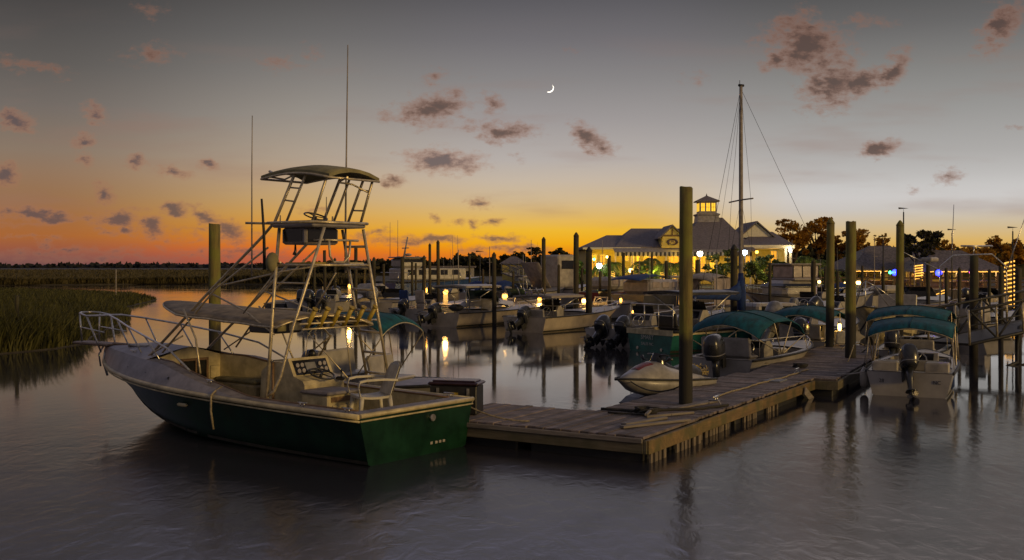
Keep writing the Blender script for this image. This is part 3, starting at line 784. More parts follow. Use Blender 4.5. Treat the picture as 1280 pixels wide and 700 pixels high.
# centre console, dash facing aft
cs = MB()
prof = [(2.95,zf),(2.90,1.02),(2.62,1.20),(2.30,1.235),(2.17,.98),(1.97,.92),(1.93,.86),(1.93,zf)]
cs.loft([[Vector((x,.36,z)) for x,z in prof], [Vector((x,-.42,z)) for x,z in prof]], True, True, True, False)
cso = cs.build('console', MATS['gelcoat_cream'], hero)
ds = MB(); ds.add([(2.165,.30,.99),(2.165,-.36,.99),(2.275,-.36,1.20),(2.275,.30,1.20),(2.20,.30,.985),(2.20,-.36,.985),(2.30,-.36,1.19),(2.30,.30,1.19)], [(0,3,2,1),(4,5,6,7),(0,1,5,4),(1,2,6,5),(2,3,7,6),(3,0,4,7)])
dso = ds.build('dashboard', MATS['black_panel'], cso)
gg = MB()
for k, yy in enumerate((.24,.15,-.2,-.29)):
    for zz in (1.05,1.13):
        xx = 2.155+(zz-.99)*.52
        gg.tube([(xx+.004,yy,zz),(xx-.012,yy,zz+.004)], .033, 10)
pieces(gg, 'gauge', MATS['gelcoat_grey'], dso)
MB().add([(2.18,.08,1.03),(2.18,-.12,1.03),(2.25,-.12,1.16),(2.25,.08,1.16)], [(0,3,2,1)]).build('fish_finder', MATS['motor_grey'], dso)
kn = MB(); kn.ball((2.48,-.28,1.26), .07, 10, 6); kn.tube([(2.48,-.28,1.18),(2.48,-.28,1.24)], .05, 8); kn.build('compass', MATS['black_plastic'], cso)
wm = MB(); cx, cz = 1.98, 1.0; t_ = Vector((-.35,0,.94)).normalized(); u = Vector((0,1,0)); v = t_.cross(u)
wm.tube([Vector((cx,-.02,cz))+(u*math.cos(2*PI*k/16)+v*math.sin(2*PI*k/16))*.19 for k in range(16)], .014, 6, closed=True)
for k in range(3): wm.tube([Vector((cx,-.02,cz)), Vector((cx,-.02,cz))+(u*math.cos(2.1*k)+v*math.sin(2.1*k))*.19], .01, 5)
wm.tube([(cx,-.02,cz),(2.03,-.02,.93)], .025, 6); wm.build('steering_wheel', MATS['black_plastic'], cso)
th_ = MB(); th_.tube([(1.85,-.28,.9),(1.83,-.28,1.03)], .012, 6); th_.ball((1.83,-.28,1.04), .022, 8, 5); th_.bbox((1.86,-.28,.92), (.14,.08,.06), .02); th_.build('throttle', MATS['black_plastic'], cso)
MB().tube([(2.62,.365,.2),(2.62,.372,1.19)], .022, 6).build('cable_pipe', MATS['wood_trim'], cso)
# helm box with a door, lit by the quay
hb = MB(); hb.bbox((1.62,.14,.47), (.56,.62,.58), .025); hbo = hb.build('helm_seat_box', MATS['gelcoat_cream'], hero)
MB().bbox((1.62,.14,.785), (.60,.66,.05), .02).build('seat_top', MATS['deck_nonskid'], hbo)
MB().box((1.332,.14,.70), (.012,.50,.07)).build('drawer', MATS['wood_trim'], hbo)
MB().bbox((1.33,.14,.44), (.02,.46,.36), .01).build('locker_door', MATS['gelcoat_cream'], hbo)
MB().box((1.315,.08,.42), (.012,.10,.09)).build('latch', MATS['black_panel'], hbo)
# rails: bow pulpit
br = MB()
def RP(x, sg, h): return Vector((x, sg*max(.12, by(x)-.06), bz(x)+h))
xs = [3.8,4.5,5.4,6.2,6.9,7.4]
hs = [.08,.25,.36,.44,.52,.56]
port = [RP(x,1,h) for x,h in zip(xs,hs)]+[Vector((7.95,.24,1.70)),Vector((8.25,.20,1.74))]
star = [RP(x,-1,h) for x,h in zip(xs,hs)]+[Vector((7.95,-.24,1.70)),Vector((8.25,-.20,1.74))]
br.tube(port+[Vector((8.36,.1,1.75)),Vector((8.36,-.1,1.75))]+star[::-1], .017, 7)
for sg, pl in ((1,port),(-1,star)):
    for i in (2,3,4): br.tube([pl[i]-Vector((.42,0,hs[i]-.0)), pl[i]], .014, 6)
    br.tube([pl[6], Vector((7.62,sg*.15,1.05))], .016, 6); br.tube([pl[7], Vector((8.22,sg*.17,1.22))], .014, 6)
    br.tube([Vector((7.4,sg*.22,1.42)), Vector((8.2,sg*.18,1.48))], .012, 6)
br.build('bow_rail', MATS['steel'], hero)
pp = MB(); pp.bbox((7.95,0,1.185), (1.2,.36,.05), .02); pp.bbox((7.1,0,1.20), (.7,.1,.06), .02); pp.build('bow_pulpit', MATS['wood_trim'], hero)
an = MB(); an.tube([(7.72,0,1.10),(7.80,0,.86),(7.66,0,.62)], .022, 6); an.tube([(7.72,.05,1.14),(7.86,.05,1.0),(7.80,.05,.78)], .016, 6); an.build('anchor', MATS['steel'], hero)
sp = MB()
for k in range(3):
    x = 5.7-.75*k; sp.tube([(x,by(x)-binw(x)*-.45,H.zs(x)+.14),(x+.01,by(x)+.6*binw(x),H.zs(x)+.13)], .03, 8)
pieces(sp, 'porthole', MATS['black_panel'], hero)
# fuel fills, cleats, scuppers
for (x, s_) in ((.35,1),(.35,-1),(1.2,1),(3.3,1),(6.0,1)): cleat(hero, x, s_*(by(x)-.1), bz(x)+.008)
ex = MB(); ex.tube([(.0,-.25,.50),(-.035,-.25,.50)], .05, 10); ex.build('exhaust', MATS['steel'], hero)
sc_ = MB()
for yy in (-.34,-.42,-.5,-.24): sc_.bbox((-.006,yy,.145), (.012,.05,.04), .01)
pieces(sc_, 'trim_anode', MATS['gelcoat'], hero)
MB().bbox((3.75,H.b(3.75)*.97,.52), (.22,.05,.05), .015).build('step_plate', MATS['gelcoat_cream'], hero)
# --- tower
tw = MB()
def T(pts, r=.026): tw.tube([Vector(p) for p in pts], r*.84, 8)
bx_ = 2.1; by1 = .90
T([(2.08,.93,.70),(2.25,.66,2.2),(2.37,.46,3.16)], .03)
T([(1.41,.45,3.16),(1.78,.72,1.7),(1.88,.84,1.05),(1.96,.90,.83),(2.1,.92,.74)], .026)
T([(1.52,-1.0,.74),(1.62,-.52,3.16)], .027); T([(2.0,-1.0,.76),(2.05,-.50,3.16)], .027)
for (a, b) in (((2.2,.70,1.99),(1.72,.66,1.99)),((2.27,.62,2.36),(1.6,.57,2.36)),((2.14,.83,1.24),(1.85,.81,1.24))): T([a,b], .016)
T([(5.48,.60,1.10),(4.0,.54,2.16),(2.72,.48,3.05),(2.47,.46,3.26),(2.02,.44,4.0)], .027)
T([(5.62,-.60,1.10),(4.1,-.56,2.1),(2.72,-.50,3.05),(2.47,-.48,3.26),(2.02,-.46,4.0)], .027)
T([(4.9,.72,1.22),(3.7,.60,2.25),(2.6,.48,2.88)], .019); T([(4.9,-.72,1.22),(3.7,-.60,2.25),(2.6,-.48,2.88)], .019)
T([(2.22,.46,3.24),(1.80,.43,3.97)], .022); T([(2.22,-.46,3.24),(1.80,-.44,3.97)], .022)
T([(1.95,-.48,3.18),(1.52,-.45,3.94)], .024); T([(1.66,-.48,3.18),(1.34,-.45,3.90)], .024)
T([(1.70,.45,3.18),(1.36,.44,3.90)], .024)
for k in range(2):
    f_ = .35+.4*k
    T([Vector((2.38,s_:=.45,3.42)).lerp(Vector((2.1,.44,3.87)), f_), Vector((2.14,.45,3.38)).lerp(Vector((1.87,.435,3.85)), f_)], .015)
    T([Vector((1.95,-.48,3.18)).lerp(Vector((1.52,-.45,3.94)), f_), Vector((1.66,-.48,3.18)).lerp(Vector((1.34,-.45,3.90)), f_)], .015)
tw.build('tower_frame', MATS['aluminium'], hero)
lad = MB()
for k in range(7):
    f_ = (k+.6)/7.4
    lad.tube([Vector((1.52,-1.0,.74)).lerp(Vector((1.62,-.52,3.16)), f_), Vector((2.0,-1.0,.76)).lerp(Vector((2.05,-.50,3.16)), f_)], .020, 6)
pieces(lad, 'ladder_rung', MATS['aluminium'], hero)
cb = MB()   # X braces between the forward legs and the tower
for sg in (1, -1):
    cb.tube([(3.95,sg*.54,2.2),(2.95,sg*.62,1.93),(2.15,sg*.74,1.62)], .015, 6)
    cb.tube([(3.85,sg*.55,2.27),(2.95,-sg*.1,2.52),(2.2,-sg*.58,2.66)], .014, 6)
    cb.tube([(2.3,sg*.60,2.5),(2.9,sg*.70,1.9)], .013, 6)
    cb.tube([(3.62,sg*.93,.98),(3.85,sg*.85,1.5),(4.32,sg*.74,1.93)], .016, 6)
    cb.tube([(4.45,sg*.66,1.50),(5.25,sg*.74,1.16)], .014, 6)
cb.tube([(3.0,-.80,1.03),(2.55,-.72,1.5),(2.2,-.1,1.80)], .016, 6); cb.tube([(3.4,-.82,1.05),(2.5,-.70,1.52)], .014, 6)
cb.build('cross_brace', MATS['aluminium'], hero)
# lower ring with a lit plank, seat rail hanging from the platform
rg = MB(); zz = 2.62
ring = [(2.30,.57,zz),(1.58,.53,zz),(1.60,-.60,zz),(2.04,-.60,zz),(2.3,-.3,zz)]
rg.tube(ring+[ring[0]], .02, 6)
rg.build('tower_ring', MATS['aluminium'], hero)
MB().bbox((1.95,.30,2.64), (.62,.30,.04), .01).build('standing_plank', MATS['yellow_rod'], hero)
MB().bbox((1.82,-.38,2.64), (.42,.30,.04), .01).build('standing_plank', MATS['gelcoat_cream'], hero)
st = MB(); st.tube([(1.5,.28,2.98),(1.5,.26,2.75),(1.52,.17,2.66),(1.52,-.03,2.66),(1.5,-.12,2.75),(1.5,-.14,2.98)], .018, 7); st.tube([(1.5,.36,2.98),(1.5,-.30,2.98)], .016, 6)
st.tube([(1.45,.44,2.98),(1.62,.45,2.98)], .015, 6); st.build('back_rail', MATS['aluminium'], hero)
# upper platform: tray, dark station front, wheel
pl = MB(); pl.bbox((2.04,-.02,3.20), (.90,1.06,.06), .02); pl.build('upper_platform', MATS['gelcoat_grey'], hero)
pr_ = MB(); pr_.tube([(2.52,.56,3.24),(1.56,.53,3.24),(1.56,-.55,3.24),(2.5,-.57,3.24)], .022, 6, closed=True); pr_.tube([(2.5,.2,3.24),(2.95,.62,3.25)], .018, 6); pr_.build('platform_rail', MATS['aluminium'], hero)
us = MB(); us.bbox((2.12,.08,3.045), (.52,.66,.25), .03); uso = us.build('upper_station', MATS['gelcoat_grey'], hero)
MB().box((1.853,.08,3.05), (.012,.56,.19)).build('control_panel', MATS['black_panel'], uso)
MB().box((2.12,.415,3.05), (.40,.012,.17)).build('side_panel', MATS['black_panel'], uso)
uw = MB(); uw.tube([(2.0,.1,3.22),(1.98,.1,3.33)], .02, 6); uw.tube([Vector((1.98,.1,3.34))+Vector((math.cos(k*PI/7)*.17,math.sin(k*PI/7)*.17,math.cos(k*PI/7)*.06)) for k in range(14)], .012, 6, closed=True)
for k in range(3): uw.tube([(1.98,.1,3.34),(1.98+.17*math.cos(2.1*k),.1+.17*math.sin(2.1*k),3.34+.06*math.cos(2.1*k))], .008, 5)
uw.build('upper_wheel', MATS['black_plastic'], uso)
kk = MB(); kk.tube([(2.2,.30,2.93),(2.2,.30,2.83),(2.2,.32,2.77)], [.012,.02,.03], 7); kk.build('hanging_horn', MATS['black_plastic'], uso)
bt = MB(); bt.ball((2.36,.60,2.66), (.10,.10,.15), 10, 7); bt.build('float_buoy', MATS['canvas_olive'], hero)
# buggy top
g = []
for i in range(11):
    u_ = i/10; x = 1.26+1.54*u_
    g.append([Vector((x, .50*v*(1-.10*u_), 3.84+.09*math.sin(PI*min(1,u_*.9+.1))+.10*(1-v*v) + .08*u_+.04)) for v in (-1,-.6,-.2,.2,.6,1)])
c_ = MB().sheet(g, .05).build('upper_canopy', MATS['canvas_olive'], hero)
hm = MB(); hm.tube([r[0]-Vector((0,0,.05)) for r in g]+[r[5]-Vector((0,0,.05)) for r in g[::-1]], .018, 6, closed=True)
hm.tube([(2.75,.2,3.99),(3.0,.12,4.06)], .022, 6); hm.tube([(2.72,.38,3.95),(2.3,.42,3.88),(2.1,.43,3.93)], .014, 6); hm.tube([(1.1,.3,3.86),(1.5,.1,3.82),(1.62,-.3,3.82),(1.42,-.42,3.7)], .014, 6)
hm.build('canopy_frame', MATS['aluminium'], c_)
# lower canvas top with a rounded visor
g = []
for i in range(15):
    u_ = i/14; row = []
    for j in range(11):
        v = -1+2*j/10
        x1 = 4.55+1.15*(1-v*v); x0_ = 1.62+.25*(v+1); x = x0_+(x1-x0_)*u_
        row.append(Vector((x, .72*v, 1.77+.12*u_+.13*(1-v*v)-.02*abs(v)**4-.012*abs(math.sin(PI*u_*3)))))
    g.append(row)
lt = MB().sheet(g, .022).build('canvas_top', MATS['canvas_tan'], hero)
lf = MB(); lf.tube([r[0]-Vector((0,0,.03)) for r in g]+[p-Vector((0,0,.03)) for p in g[14]]+[r[10]-Vector((0,0,.03)) for r in g[::-1]]+[p-Vector((0,0,.03)) for p in g[0][::-1]], .018, 6, closed=True)
for i in (3,7,11): lf.tube([p-Vector((0,0,.04)) for p in g[i]], .014, 6)
lf.build('top_frame', MATS['aluminium'], lt)
rb = MB(); rb.bbox((2.75,.22,1.70), (.62,.5,.20), .02); rbo = rb.build('radio_box', MATS['black_panel'], hero)
MB().box((2.436,.36,1.70), (.012,.16,.13)).build('radio_face', MATS['canvas_olive'], rbo)
MB().box((2.436,.10,1.70), (.012,.24,.12)).build('radio_face', MATS['motor_grey'], rbo)
for k in range(6):
    yy = .50-.24*k
    rh = MB(); rh.tube([(1.74,yy,1.70),(1.56,yy-.01,1.98)], [.033,.036], 9); rh.tube([(1.56,yy-.01,1.98),(1.548,yy-.01,1.999)], .044, 9); rh.build('rod_holder', MATS['yellow_rod'], hero)
rr_ = MB(); rr_.tube([(1.68,.68,1.78),(1.68,-.88,1.78)], .016, 6); rr_.tube([(1.71,.60,1.70),(1.71,-.82,1.70)], .014, 6); rr_.build('rod_rack', MATS['aluminium'], hero)
# whips
def whip(pts, r0, r1, n=8): return MB().tube(pts, [r0+(r1-r0)*i/(len(pts)-1) for i in range(len(pts))], 6)
whip([(2.95,.50,2.45),(2.95,.50,3.0),(2.95,.50,4.0),(2.94,.50,4.87)], .014, .006).build('antenna', MATS['canvas_grey'], hero)
whip([(2.58,.56,2.55),(2.585,.57,3.1),(2.60,.60,3.60)], .026, .016).build('fishing_rod', MATS['rubber'], hero)
whip([(2.0,-.52,2.5),(2.0,-.52,3.3),(1.98,-.52,4.4),(1.95,-.52,5.98)], .020, .008).build('antenna', MATS['canvas_grey'], hero)
whip([(1.75,.1,3.23),(1.75,.1,3.62)], .012, .006).build('antenna', MATS['canvas_grey'], hero)
whip([(2.42,.40,3.23),(2.42,.40,3.36)], .012, .008).build('antenna', MATS['canvas_grey'], hero)
whip([(1.62,.1,3.23),(1.62,.1,3.33)], .016, .012).build('antenna', MATS['canvas_grey'], hero)
# the white plastic armchair standing in the cockpit
ch = thing('armchair', 'white plastic armchair standing in the cockpit of the green fishing boat', 'chair')
Mh = Matrix.Translation((-1.27,14.27,0)) @ Matrix.Rotation(math.atan2(q_.y, q_.x), 4, 'Z')
ch.location = Mh @ Vector((.93,.0,zf)); ch.rotation_euler = (0,0,R(205))
sg_ = [[Vector((-.22+.46*i/6, .25*v*(1-.05*i/6), .44-.02*math.sin(PI*i/6)-.015*(1-v*v))) for v in (-1,-.5,0,.5,1)] for i in range(7)]
MB().sheet(sg_, .03).build('seat', MATS['plastic_white'], ch)
bg_ = [[Vector((-.20-.16*i/6+.03*v*v*0-.03*(1-v*v), (.25-.05*(i/6)**3)*v, .44+.46*i/6-.05*(i/6)**4*v*v)) for v in (-1,-.5,0,.5,1)] for i in range(7)]
bm_ = MB().sheet(bg_, .03); bm_.add([p+Vector((-.03,0,0)) for r in bg_ for p in r], [(i*5+j,(i+1)*5+j,(i+1)*5+j+1,i*5+j+1) for i in range(6) for j in range(4)], True); bm_.build('backrest', MATS['plastic_white'], ch)
for sy in (1,-1):
    MB().loft([[Vector((x, sy*.27+dy, z+dz)) for dy,dz in ((-.03,0),(.03,0),(.03,.03),(-.03,.03))] for x,z in ((-.30,.64),(-.1,.655),(.15,.65),(.25,.63),(.27,.55),(.24,.42))], True, True, True, False).build('armrest', MATS['plastic_white'], ch)
    for sx in (1,-1): MB().tube([(sx*.20,sy*.22,.43),(sx*.25,sy*.26,0)], [.035,.022], 7).build('leg', MATS['plastic_white'], ch)
# mooring line hanging over the port side
rp = MB(); x = 2.95
rp.tube([Mh @ Vector(p) for p in ((x+.1,by(x)-.15,bz(x)+.03),(x,by(x)+.05,bz(x)-.02),(x-.02,H.b(x)+.05,H.zs(x)+.03),(x-.03,H.b(x)+.06,H.zs(x)-.2),(x-.05,H.b(x)+.03,H.zs(x)-.46))], .016, 6)
tag(rp.build('rope', MATS['rope']), 'frayed rope end hanging over the side of the green fishing boat', 'rope')
# ------------------------------------------------------------------ the near floating dock
ZD = .35
def dock(name, label, corner, u, Lx, Wy, plank_dir='across', fascia=('fascia_wood','fascia_drab'), gaps=(), slats=True, seed=1, skip_back=False, fh=.20):
    """corner = right-front corner; u = unit direction the dock runs; it extends Wy to the left of u.
    local x along u, local y to the left"""
    rnd = random.Random(seed)
    t = thing(name, label, 'dock', (corner[0], corner[1], 0), math.atan2(u[1], u[0]))
    m = MB()
    if plank_dir == 'across':
        x = 0
        while x < Lx-.02:
            w = min(.138, Lx-x); dz = rnd.uniform(-.006,.006); e0 = rnd.uniform(-.02,.015); e1 = rnd.uniform(-.02,.03)
            m.bbox((x+w/2, Wy/2+(e1-e0)/2, ZD-.02+dz), (w-.010, Wy+e0+e1-.02, .04), .006, rz=rnd.uniform(-.004,.004)); x += .138
    else:
        y = 0
        while y < Wy-.02:
            w = min(.138, Wy-y); x0 = 0
            while x0 < Lx-.01:
                l = min(Lx-x0, rnd.choice((2.4,3.0,3.6))); dz = rnd.uniform(-.006,.006)
                m.bbox((x0+l/2, y+w/2, ZD-.02+dz), (l-.008, w-.010, .04), .006); x0 += l
            y += .138
    m.build('decking', MATS['deck_wood'], t)
    fh = min(fh,.18); zc = ZD-.045-fh/2
    s = MB(); x = 0
    while x < Lx-.05:
        l = min(3.1, Lx-x); s.bbox((x+l/2, -.022, zc+rnd.uniform(-.006,.006)), (l-.012, .05, fh), .008); x += l
    s.build('side_fascia', MATS[fascia[0]], t)
    s = MB(); s.bbox((-.028, Wy/2, zc), (.05, Wy+.09, fh), .008); s.build('end_fascia', MATS[fascia[1]], t)
    s = MB(); s.bbox((Lx/2, Wy+.022, zc), (Lx, .05, fh), .008); s.bbox((Lx+.026, Wy/2, zc), (.045, Wy, fh), .008); s.build('back_fascia', MATS[fascia[1]], t)
    f = MB(); x = .08; k = 0
    while x < Lx-.2:
        l = min(1.7, Lx-x-.08)
        f.bbox((x+l/2, Wy/2, .03), (l, Wy-.16, .38), .03); x += l+.22
    pieces(f, 'float', MATS['rubber'], t)
    if slats:
        s = MB(); x = .04
        while x < Lx-.1:
            if not any(a <= x <= b for a, b in gaps):
                s.box((x+.05, .032+rnd.uniform(-.01,.01), -.06+rnd.uniform(-.02,.02)), (rnd.uniform(.07,.11), .028, .53), rz=rnd.uniform(-.03,.03)*2)
            x += rnd.choice((.135,.15,.17,.26))
        pieces(s, 'skirt_board', MATS['slat_wood'], t)
    return t

uM = Vector((.513,.858)).normalized(); nM = Vector((-uM.y, uM.x))
C0 = Vector((1.745,13.73))              # the corner where both docks meet
WM, WT = 1.68, 1.90
# dock head: its front faces the camera; local x runs left, local y towards the camera
uT = nM.copy()
HD0 = C0 + uM*WT
t_head = dock('floating_dock', 'low wooden dock head whose drab front beam faces the camera, beside the green boat', (HD0.x, HD0.y), (uT.x, uT.y), 3.55, WT, fascia=('fascia_drab','fascia_drab'), slats=False, seed=11, fh=.215)
# its front beam lies on local +y; lay an extra rub board there
MB().bbox((1.78, WT+.062, .30), (3.56, .03, .07), .01).build('rub_board', MATS['plank_grey'], t_head)
M0 = C0 + uM*(WT+.012)
# the run away from the camera: local x along uM
t_main = dock('floating_dock', 'weathered plank dock running away between the skiffs, its right side faced with a warm-lit beam', (M0.x, M0.y), (uM.x, uM.y), 6.75, WM, gaps=((-1.9,-1.5),(1.5,2.0),(2.9,3.4),(4.3,6.7)), seed=3, fh=.22)
# warm side beam and slats of the dock head's right end belong to the head
rnd = random.Random(5)
s_ = MB(); s_.bbox((-.060, WT/2, ZD-.045-.09), (.05, WT+.06, .185), .008); s_.build('corner_beam', MATS['fascia_wood'], t_head)
s_ = MB(); y = .06
while y < WT-.05:
    if not (.95 < y < 1.35): s_.box((-.045-.02, y, -.08), (.028, rnd.uniform(.07,.11), .50), rz=rnd.uniform(-.06,.06))
    y += rnd.choice((.14,.16,.2))
pieces(s_, 'skirt_board', MATS['slat_wood'], t_head)
uS = Vector((.45,.893)).normalized(); S0 = Vector((6.48,20.78))
t_side = dock('floating_dock', 'second plank dock section, wider and darker, between the two teal-topped skiff berths', (S0.x, S0.y), (uS.x, uS.y), 9.6, 1.9, fascia=('fascia_drab','fascia_drab'), slats=False, seed=8, fh=.22)
MB().box((0,0,0),(.5,.34,.02)).build('cable_plate', MATS['float_grey'], t_main, (5.6,.5,ZD+.012))
MB().bbox((0,0,0),(1.3,.16,.03),.006, rz=-.2).build('loose_board', MATS['plank_grey'], t_main, (1.35,.55,ZD+.018))

def pix(px, py, z=0.0):
    d = wd(py, z); return Vector((ax(px, d), d, z))
# ------------------------------------------------------------------ pilings
def piling(label, x, y, ztop, r, zb=-1.2, m='piling_dark', cap='flat', lean=0.0, seed=0, group='dock pilings'):
    rnd = random.Random(seed)
    t = thing('dock_piling', label, 'piling', (x, y, 0), rnd.uniform(0,6), group)
    N = 12; rings = []; ks = 14
    hz = ztop if cap == 'flat' else ztop - r*1.5
    for i in range(ks+1):
        z = zb + (hz-zb)*i/ks; rr = r*(1.06-.10*i/ks)
        rings.append([Vector((rr*(1+rnd.uniform(-.03,.03))*math.cos(2*PI*j/N)+lean*z, rr*(1+rnd.uniform(-.03,.03))*math.sin(2*PI*j/N), z+(rnd.uniform(-.02,.02) if i == ks and cap == 'flat' else 0))) for j in range(N)])
    mb = MB().loft(rings, True, True, True, True)
    mb.build('shaft', MATS[m], t)
    if cap != 'flat':
        c = MB(); c.lathe([(r*.99, hz-.01), (r*1.04, hz+.02), (r*.35, hz+r*1.25), (.004, hz+r*1.5)], (lean*hz,0,0), 12); c.build('cap', MATS['rubber' if cap == 'dark' else m], t)
    return t
def pil(label, px, ytop, d, wpx, **k):
    k.setdefault('lean', random.Random(int(px*13)).uniform(-.014,.014) if wpx < 12 else .004)
    return piling(label, ax(px,d), d, az(ytop,d), wpx/2/F*d, seed=int(px*7+ytop), **k)
dB = wd(505, ZD)
pil('tallest flat-topped piling, mossy yellow above and dark below, rising through the plank dock', 857, 234, dB, 17, m='piling_wood')
pil('flat-topped mossy piling standing behind the bow of the green fishing boat', 269, 280, 19.2, 15, m='piling_wood')
pil('flat-topped mossy piling on the second dock section, left of the stern-on white skiff', 1063, 277, wd(447,ZD), 13, m='piling_wood')
pil('pointed piling just left of the flat-topped one on the second dock section', 1037, 272, 29.0, 10, cap='cone', m='piling_wood')
pil('pointed piling rising behind the teal top of the stern-on skiff', 1124, 275, 31.5, 9.5, cap='cone', m='piling_wood')
pil('tall pointed piling mirrored in the basin, left of the restaurant roof', 720, 290, 49.5, 7, cap='cone')
pil('thick piling in front of the left restaurant eave', 736, 308, 43.5, 8, cap='dark')
pil('pointed piling standing alone in front of the pale hardtop cuddy boat', 618, 315, 45, 5.6, cap='cone')
pil('pointed piling beside the pale T-top boat, left of the taller one', 680, 296, 50.5, 5.2, cap='cone')
pil('tallest piling of the cluster behind the pale hardtop boat', 548, 300, 57, 4.4, cap='cone')
pil('second tallest of the piling cluster, just left of the tallest', 537.5, 304, 58, 3.6, cap='cone')
pil('thicker and shorter piling at the left of the cluster behind the hardtop boat', 530, 319, 52, 5, cap='cone')
pil('piling pair member in front of the blue-hulled trawler stern, the left one', 515.5, 327, 66, 3.2)
pil('piling pair member in front of the blue-hulled trawler stern, the right one', 519.5, 329, 68, 2.8)
pil('dark piling in front of the blue-hulled trawler cabin', 503, 321, 60, 5)
pil('slender piling by the left end of the blue-hulled trawler', 480, 330, 66, 3)
pil('dark piling beside the ladder of the green boat, in front of the far treeline', 467, 321, 60, 4.4, cap='cone')
pil('piling seen between the tower legs, nearest the boarding ladder', 444.5, 308, 54, 4.6, cap='cone')
pil('short piling seen through the back rail of the tower', 419, 322, 62, 3.4, cap='cone')
pil('tall piling seen through the back rail of the tower', 406.5, 313, 56, 4)
pil('short piling above the far marsh, seen just right of the upper station', 379, 324, 64, 3, cap='cone')
pil('thin piling behind the far motorboats, right of the trawler', 587, 318, 70, 2.6)
pil('dark piling beyond the right half of the twin-engine boat', 762, 320, 49, 4)
pil('piling before the maroon-hulled boat, with a gold light string behind it', 779, 316, 60, 4)
pil('piling in front of the palms at the striped awning', 815, 317, 62, 3)
pil('dark piling in front of the lit palm trunks', 832.5, 326, 56, 4.6)
pil('piling half hidden behind the tallest dock piling, below the globe lamp', 871, 325, 54, 6)
pil('stout piling hugging the left side of the sailboat mast', 917.5, 305, 40, 9, m='piling_dark', cap='dark')
pil('slim piling in front of the white flybridge cruiser', 962, 329, 46, 3.6)
pil('piling standing right of the flybridge cruiser', 1003, 332, 52, 4.4)
pil('pointed piling between the cruiser and the tall pointed piling', 1016, 324, 48, 6, cap='cone')
pil('thin piling close by the tall pointed piling, on its left', 1031, 333, 62, 3)
pil('thin piling in front of the tiki bar, left of the tall pointed one', 1078, 332, 60, 3.2)
pil('thin piling in front of the tiki bar counter', 1104, 333, 52, 4)
pil('piling in front of the tiki bar beside the spiral of lights', 1160, 326, 46, 5)
pil('piling right of the blue spotlight at the tiki bar', 1183, 335, 50, 4)
pil('thick dark piling carrying the gangway truss, rising from the water', 1217, 320, 29.5, 10.5)
pil('dark piling behind the gangway, left of the arched T-top', 1251, 333, 36, 6)
pil('dark piling at the far right edge beyond the gangway', 1273, 335, 33, 8)
pil('squared post standing at the edge of the near marsh grass', 20.5, 370, 33, 5, group='marsh posts')
pil('thin pale channel marker pole in front of the marsh point', 145, 337, 78, 1.3, group='marsh posts', m='canvas_grey')

# ------------------------------------------------------------------ things on the dock
# dock box behind the stern
bx = thing('dock_box', 'long dark storage box on the dock head behind the stern of the green boat', 'dock box', (ax(571,16.0), 16.0, ZD), R(-14))
MB().bbox((0,0,.22), (.74,.40,.44), .02).build('body', MATS['black_plastic'], bx)
l_ = MB(); l_.bbox((0,0,.465), (.80,.46,.05), .02); l_.bbox((0,0,.50), (.68,.36,.03), .015); l_.build('lid', MATS['maroon'], bx)
MB().box((-.02,-.203,.29), (.20,.012,.09)).build('label_plate', MATS['yellow_rod'], bx)
lt_ = MB()
for x in (-.24,.24): lt_.box((x,-.207,.34), (.04,.02,.12))
pieces(lt_, 'latch', MATS['steel'], bx)
# loose timber at the dock corner
for k, (px, py, ln_, a, wd_, lab) in enumerate(((820,531,1.25,33,.09,'pale weathered plank, longest of the loose boards at the dock corner'),(806,528,.95,44,.10,'short pale board lying left of the longest plank at the dock corner'),(812,519,.8,75,.045,'thin stick bridging the two loose boards at the dock corner'),(838,520,.9,30,.035,'thin straight lath lying right of the loose boards at the dock corner'))):
    p = pix(px, py, ZD); o = MB().bbox((0,0,0), (ln_, wd_, .035), .005).build('loose_board', MATS['plank_grey']); o.location = (p.x, p.y, ZD+.022+(.04 if k == 2 else .0)); o.rotation_euler = (0,0,R(a)); tag(o, lab, 'plank', 'loose boards at the dock corner')
def rope(label, pts, r=.014, m='dark_rope', name='rope', z=ZD):
    rnd = random.Random(len(label)); P3 = []
    for (px, py) in pts: p = pix(px, py, z); P3.append(Vector((p.x, p.y, z+r+.004)))
    Q = []
    for a, b in zip(P3, P3[1:]):
        for k in range(6): Q.append(a.lerp(b, k/6)+Vector((rnd.uniform(-.02,.02), rnd.uniform(-.02,.02), 0)))
    Q.append(P3[-1])
    return tag(MB().tube(Q, r, 6).build(name, MATS[m]), label, 'rope')
rope('dark mooring line lying across the dock from the corner piling to the right edge', [(752,513),(790,516),(830,514),(872,513),(910,508)], .022)
rope('second dark line curling along the dock beside the loose boards', [(760,517),(790,519),(812,521),(840,520)], .016)
rope('pale electric cord running along the planks toward the teal-topped skiff', [(893,498),(915,490),(932,486),(950,480),(975,474),(994,468),(1010,463)], .016, 'rope', 'power_cord')
rope('hose lying along the second dock section', [(1052,437),(1060,432),(1075,430),(1085,434),(1078,441)], .018, 'rope', 'hose')
def coil(label, px, py, r=.18):
    p = pix(px, py, ZD); pts = []
    for k in range(60):
        a = k*.5; rr = r*(.45+.55*((k*37) % 60)/60); pts.append(Vector((p.x+rr*math.cos(a)*1.3, p.y+rr*math.sin(a), ZD+.02+.0012*k)))
    return tag(MB().tube(pts, .016, 6).build('rope_coil', MATS['dark_rope']), label, 'rope')
coil('dark rope coil heaped on the planks left of the tallest piling', 808, 517)
coil('small dark rope heap near the end of the plank dock', 1000, 460, .14)
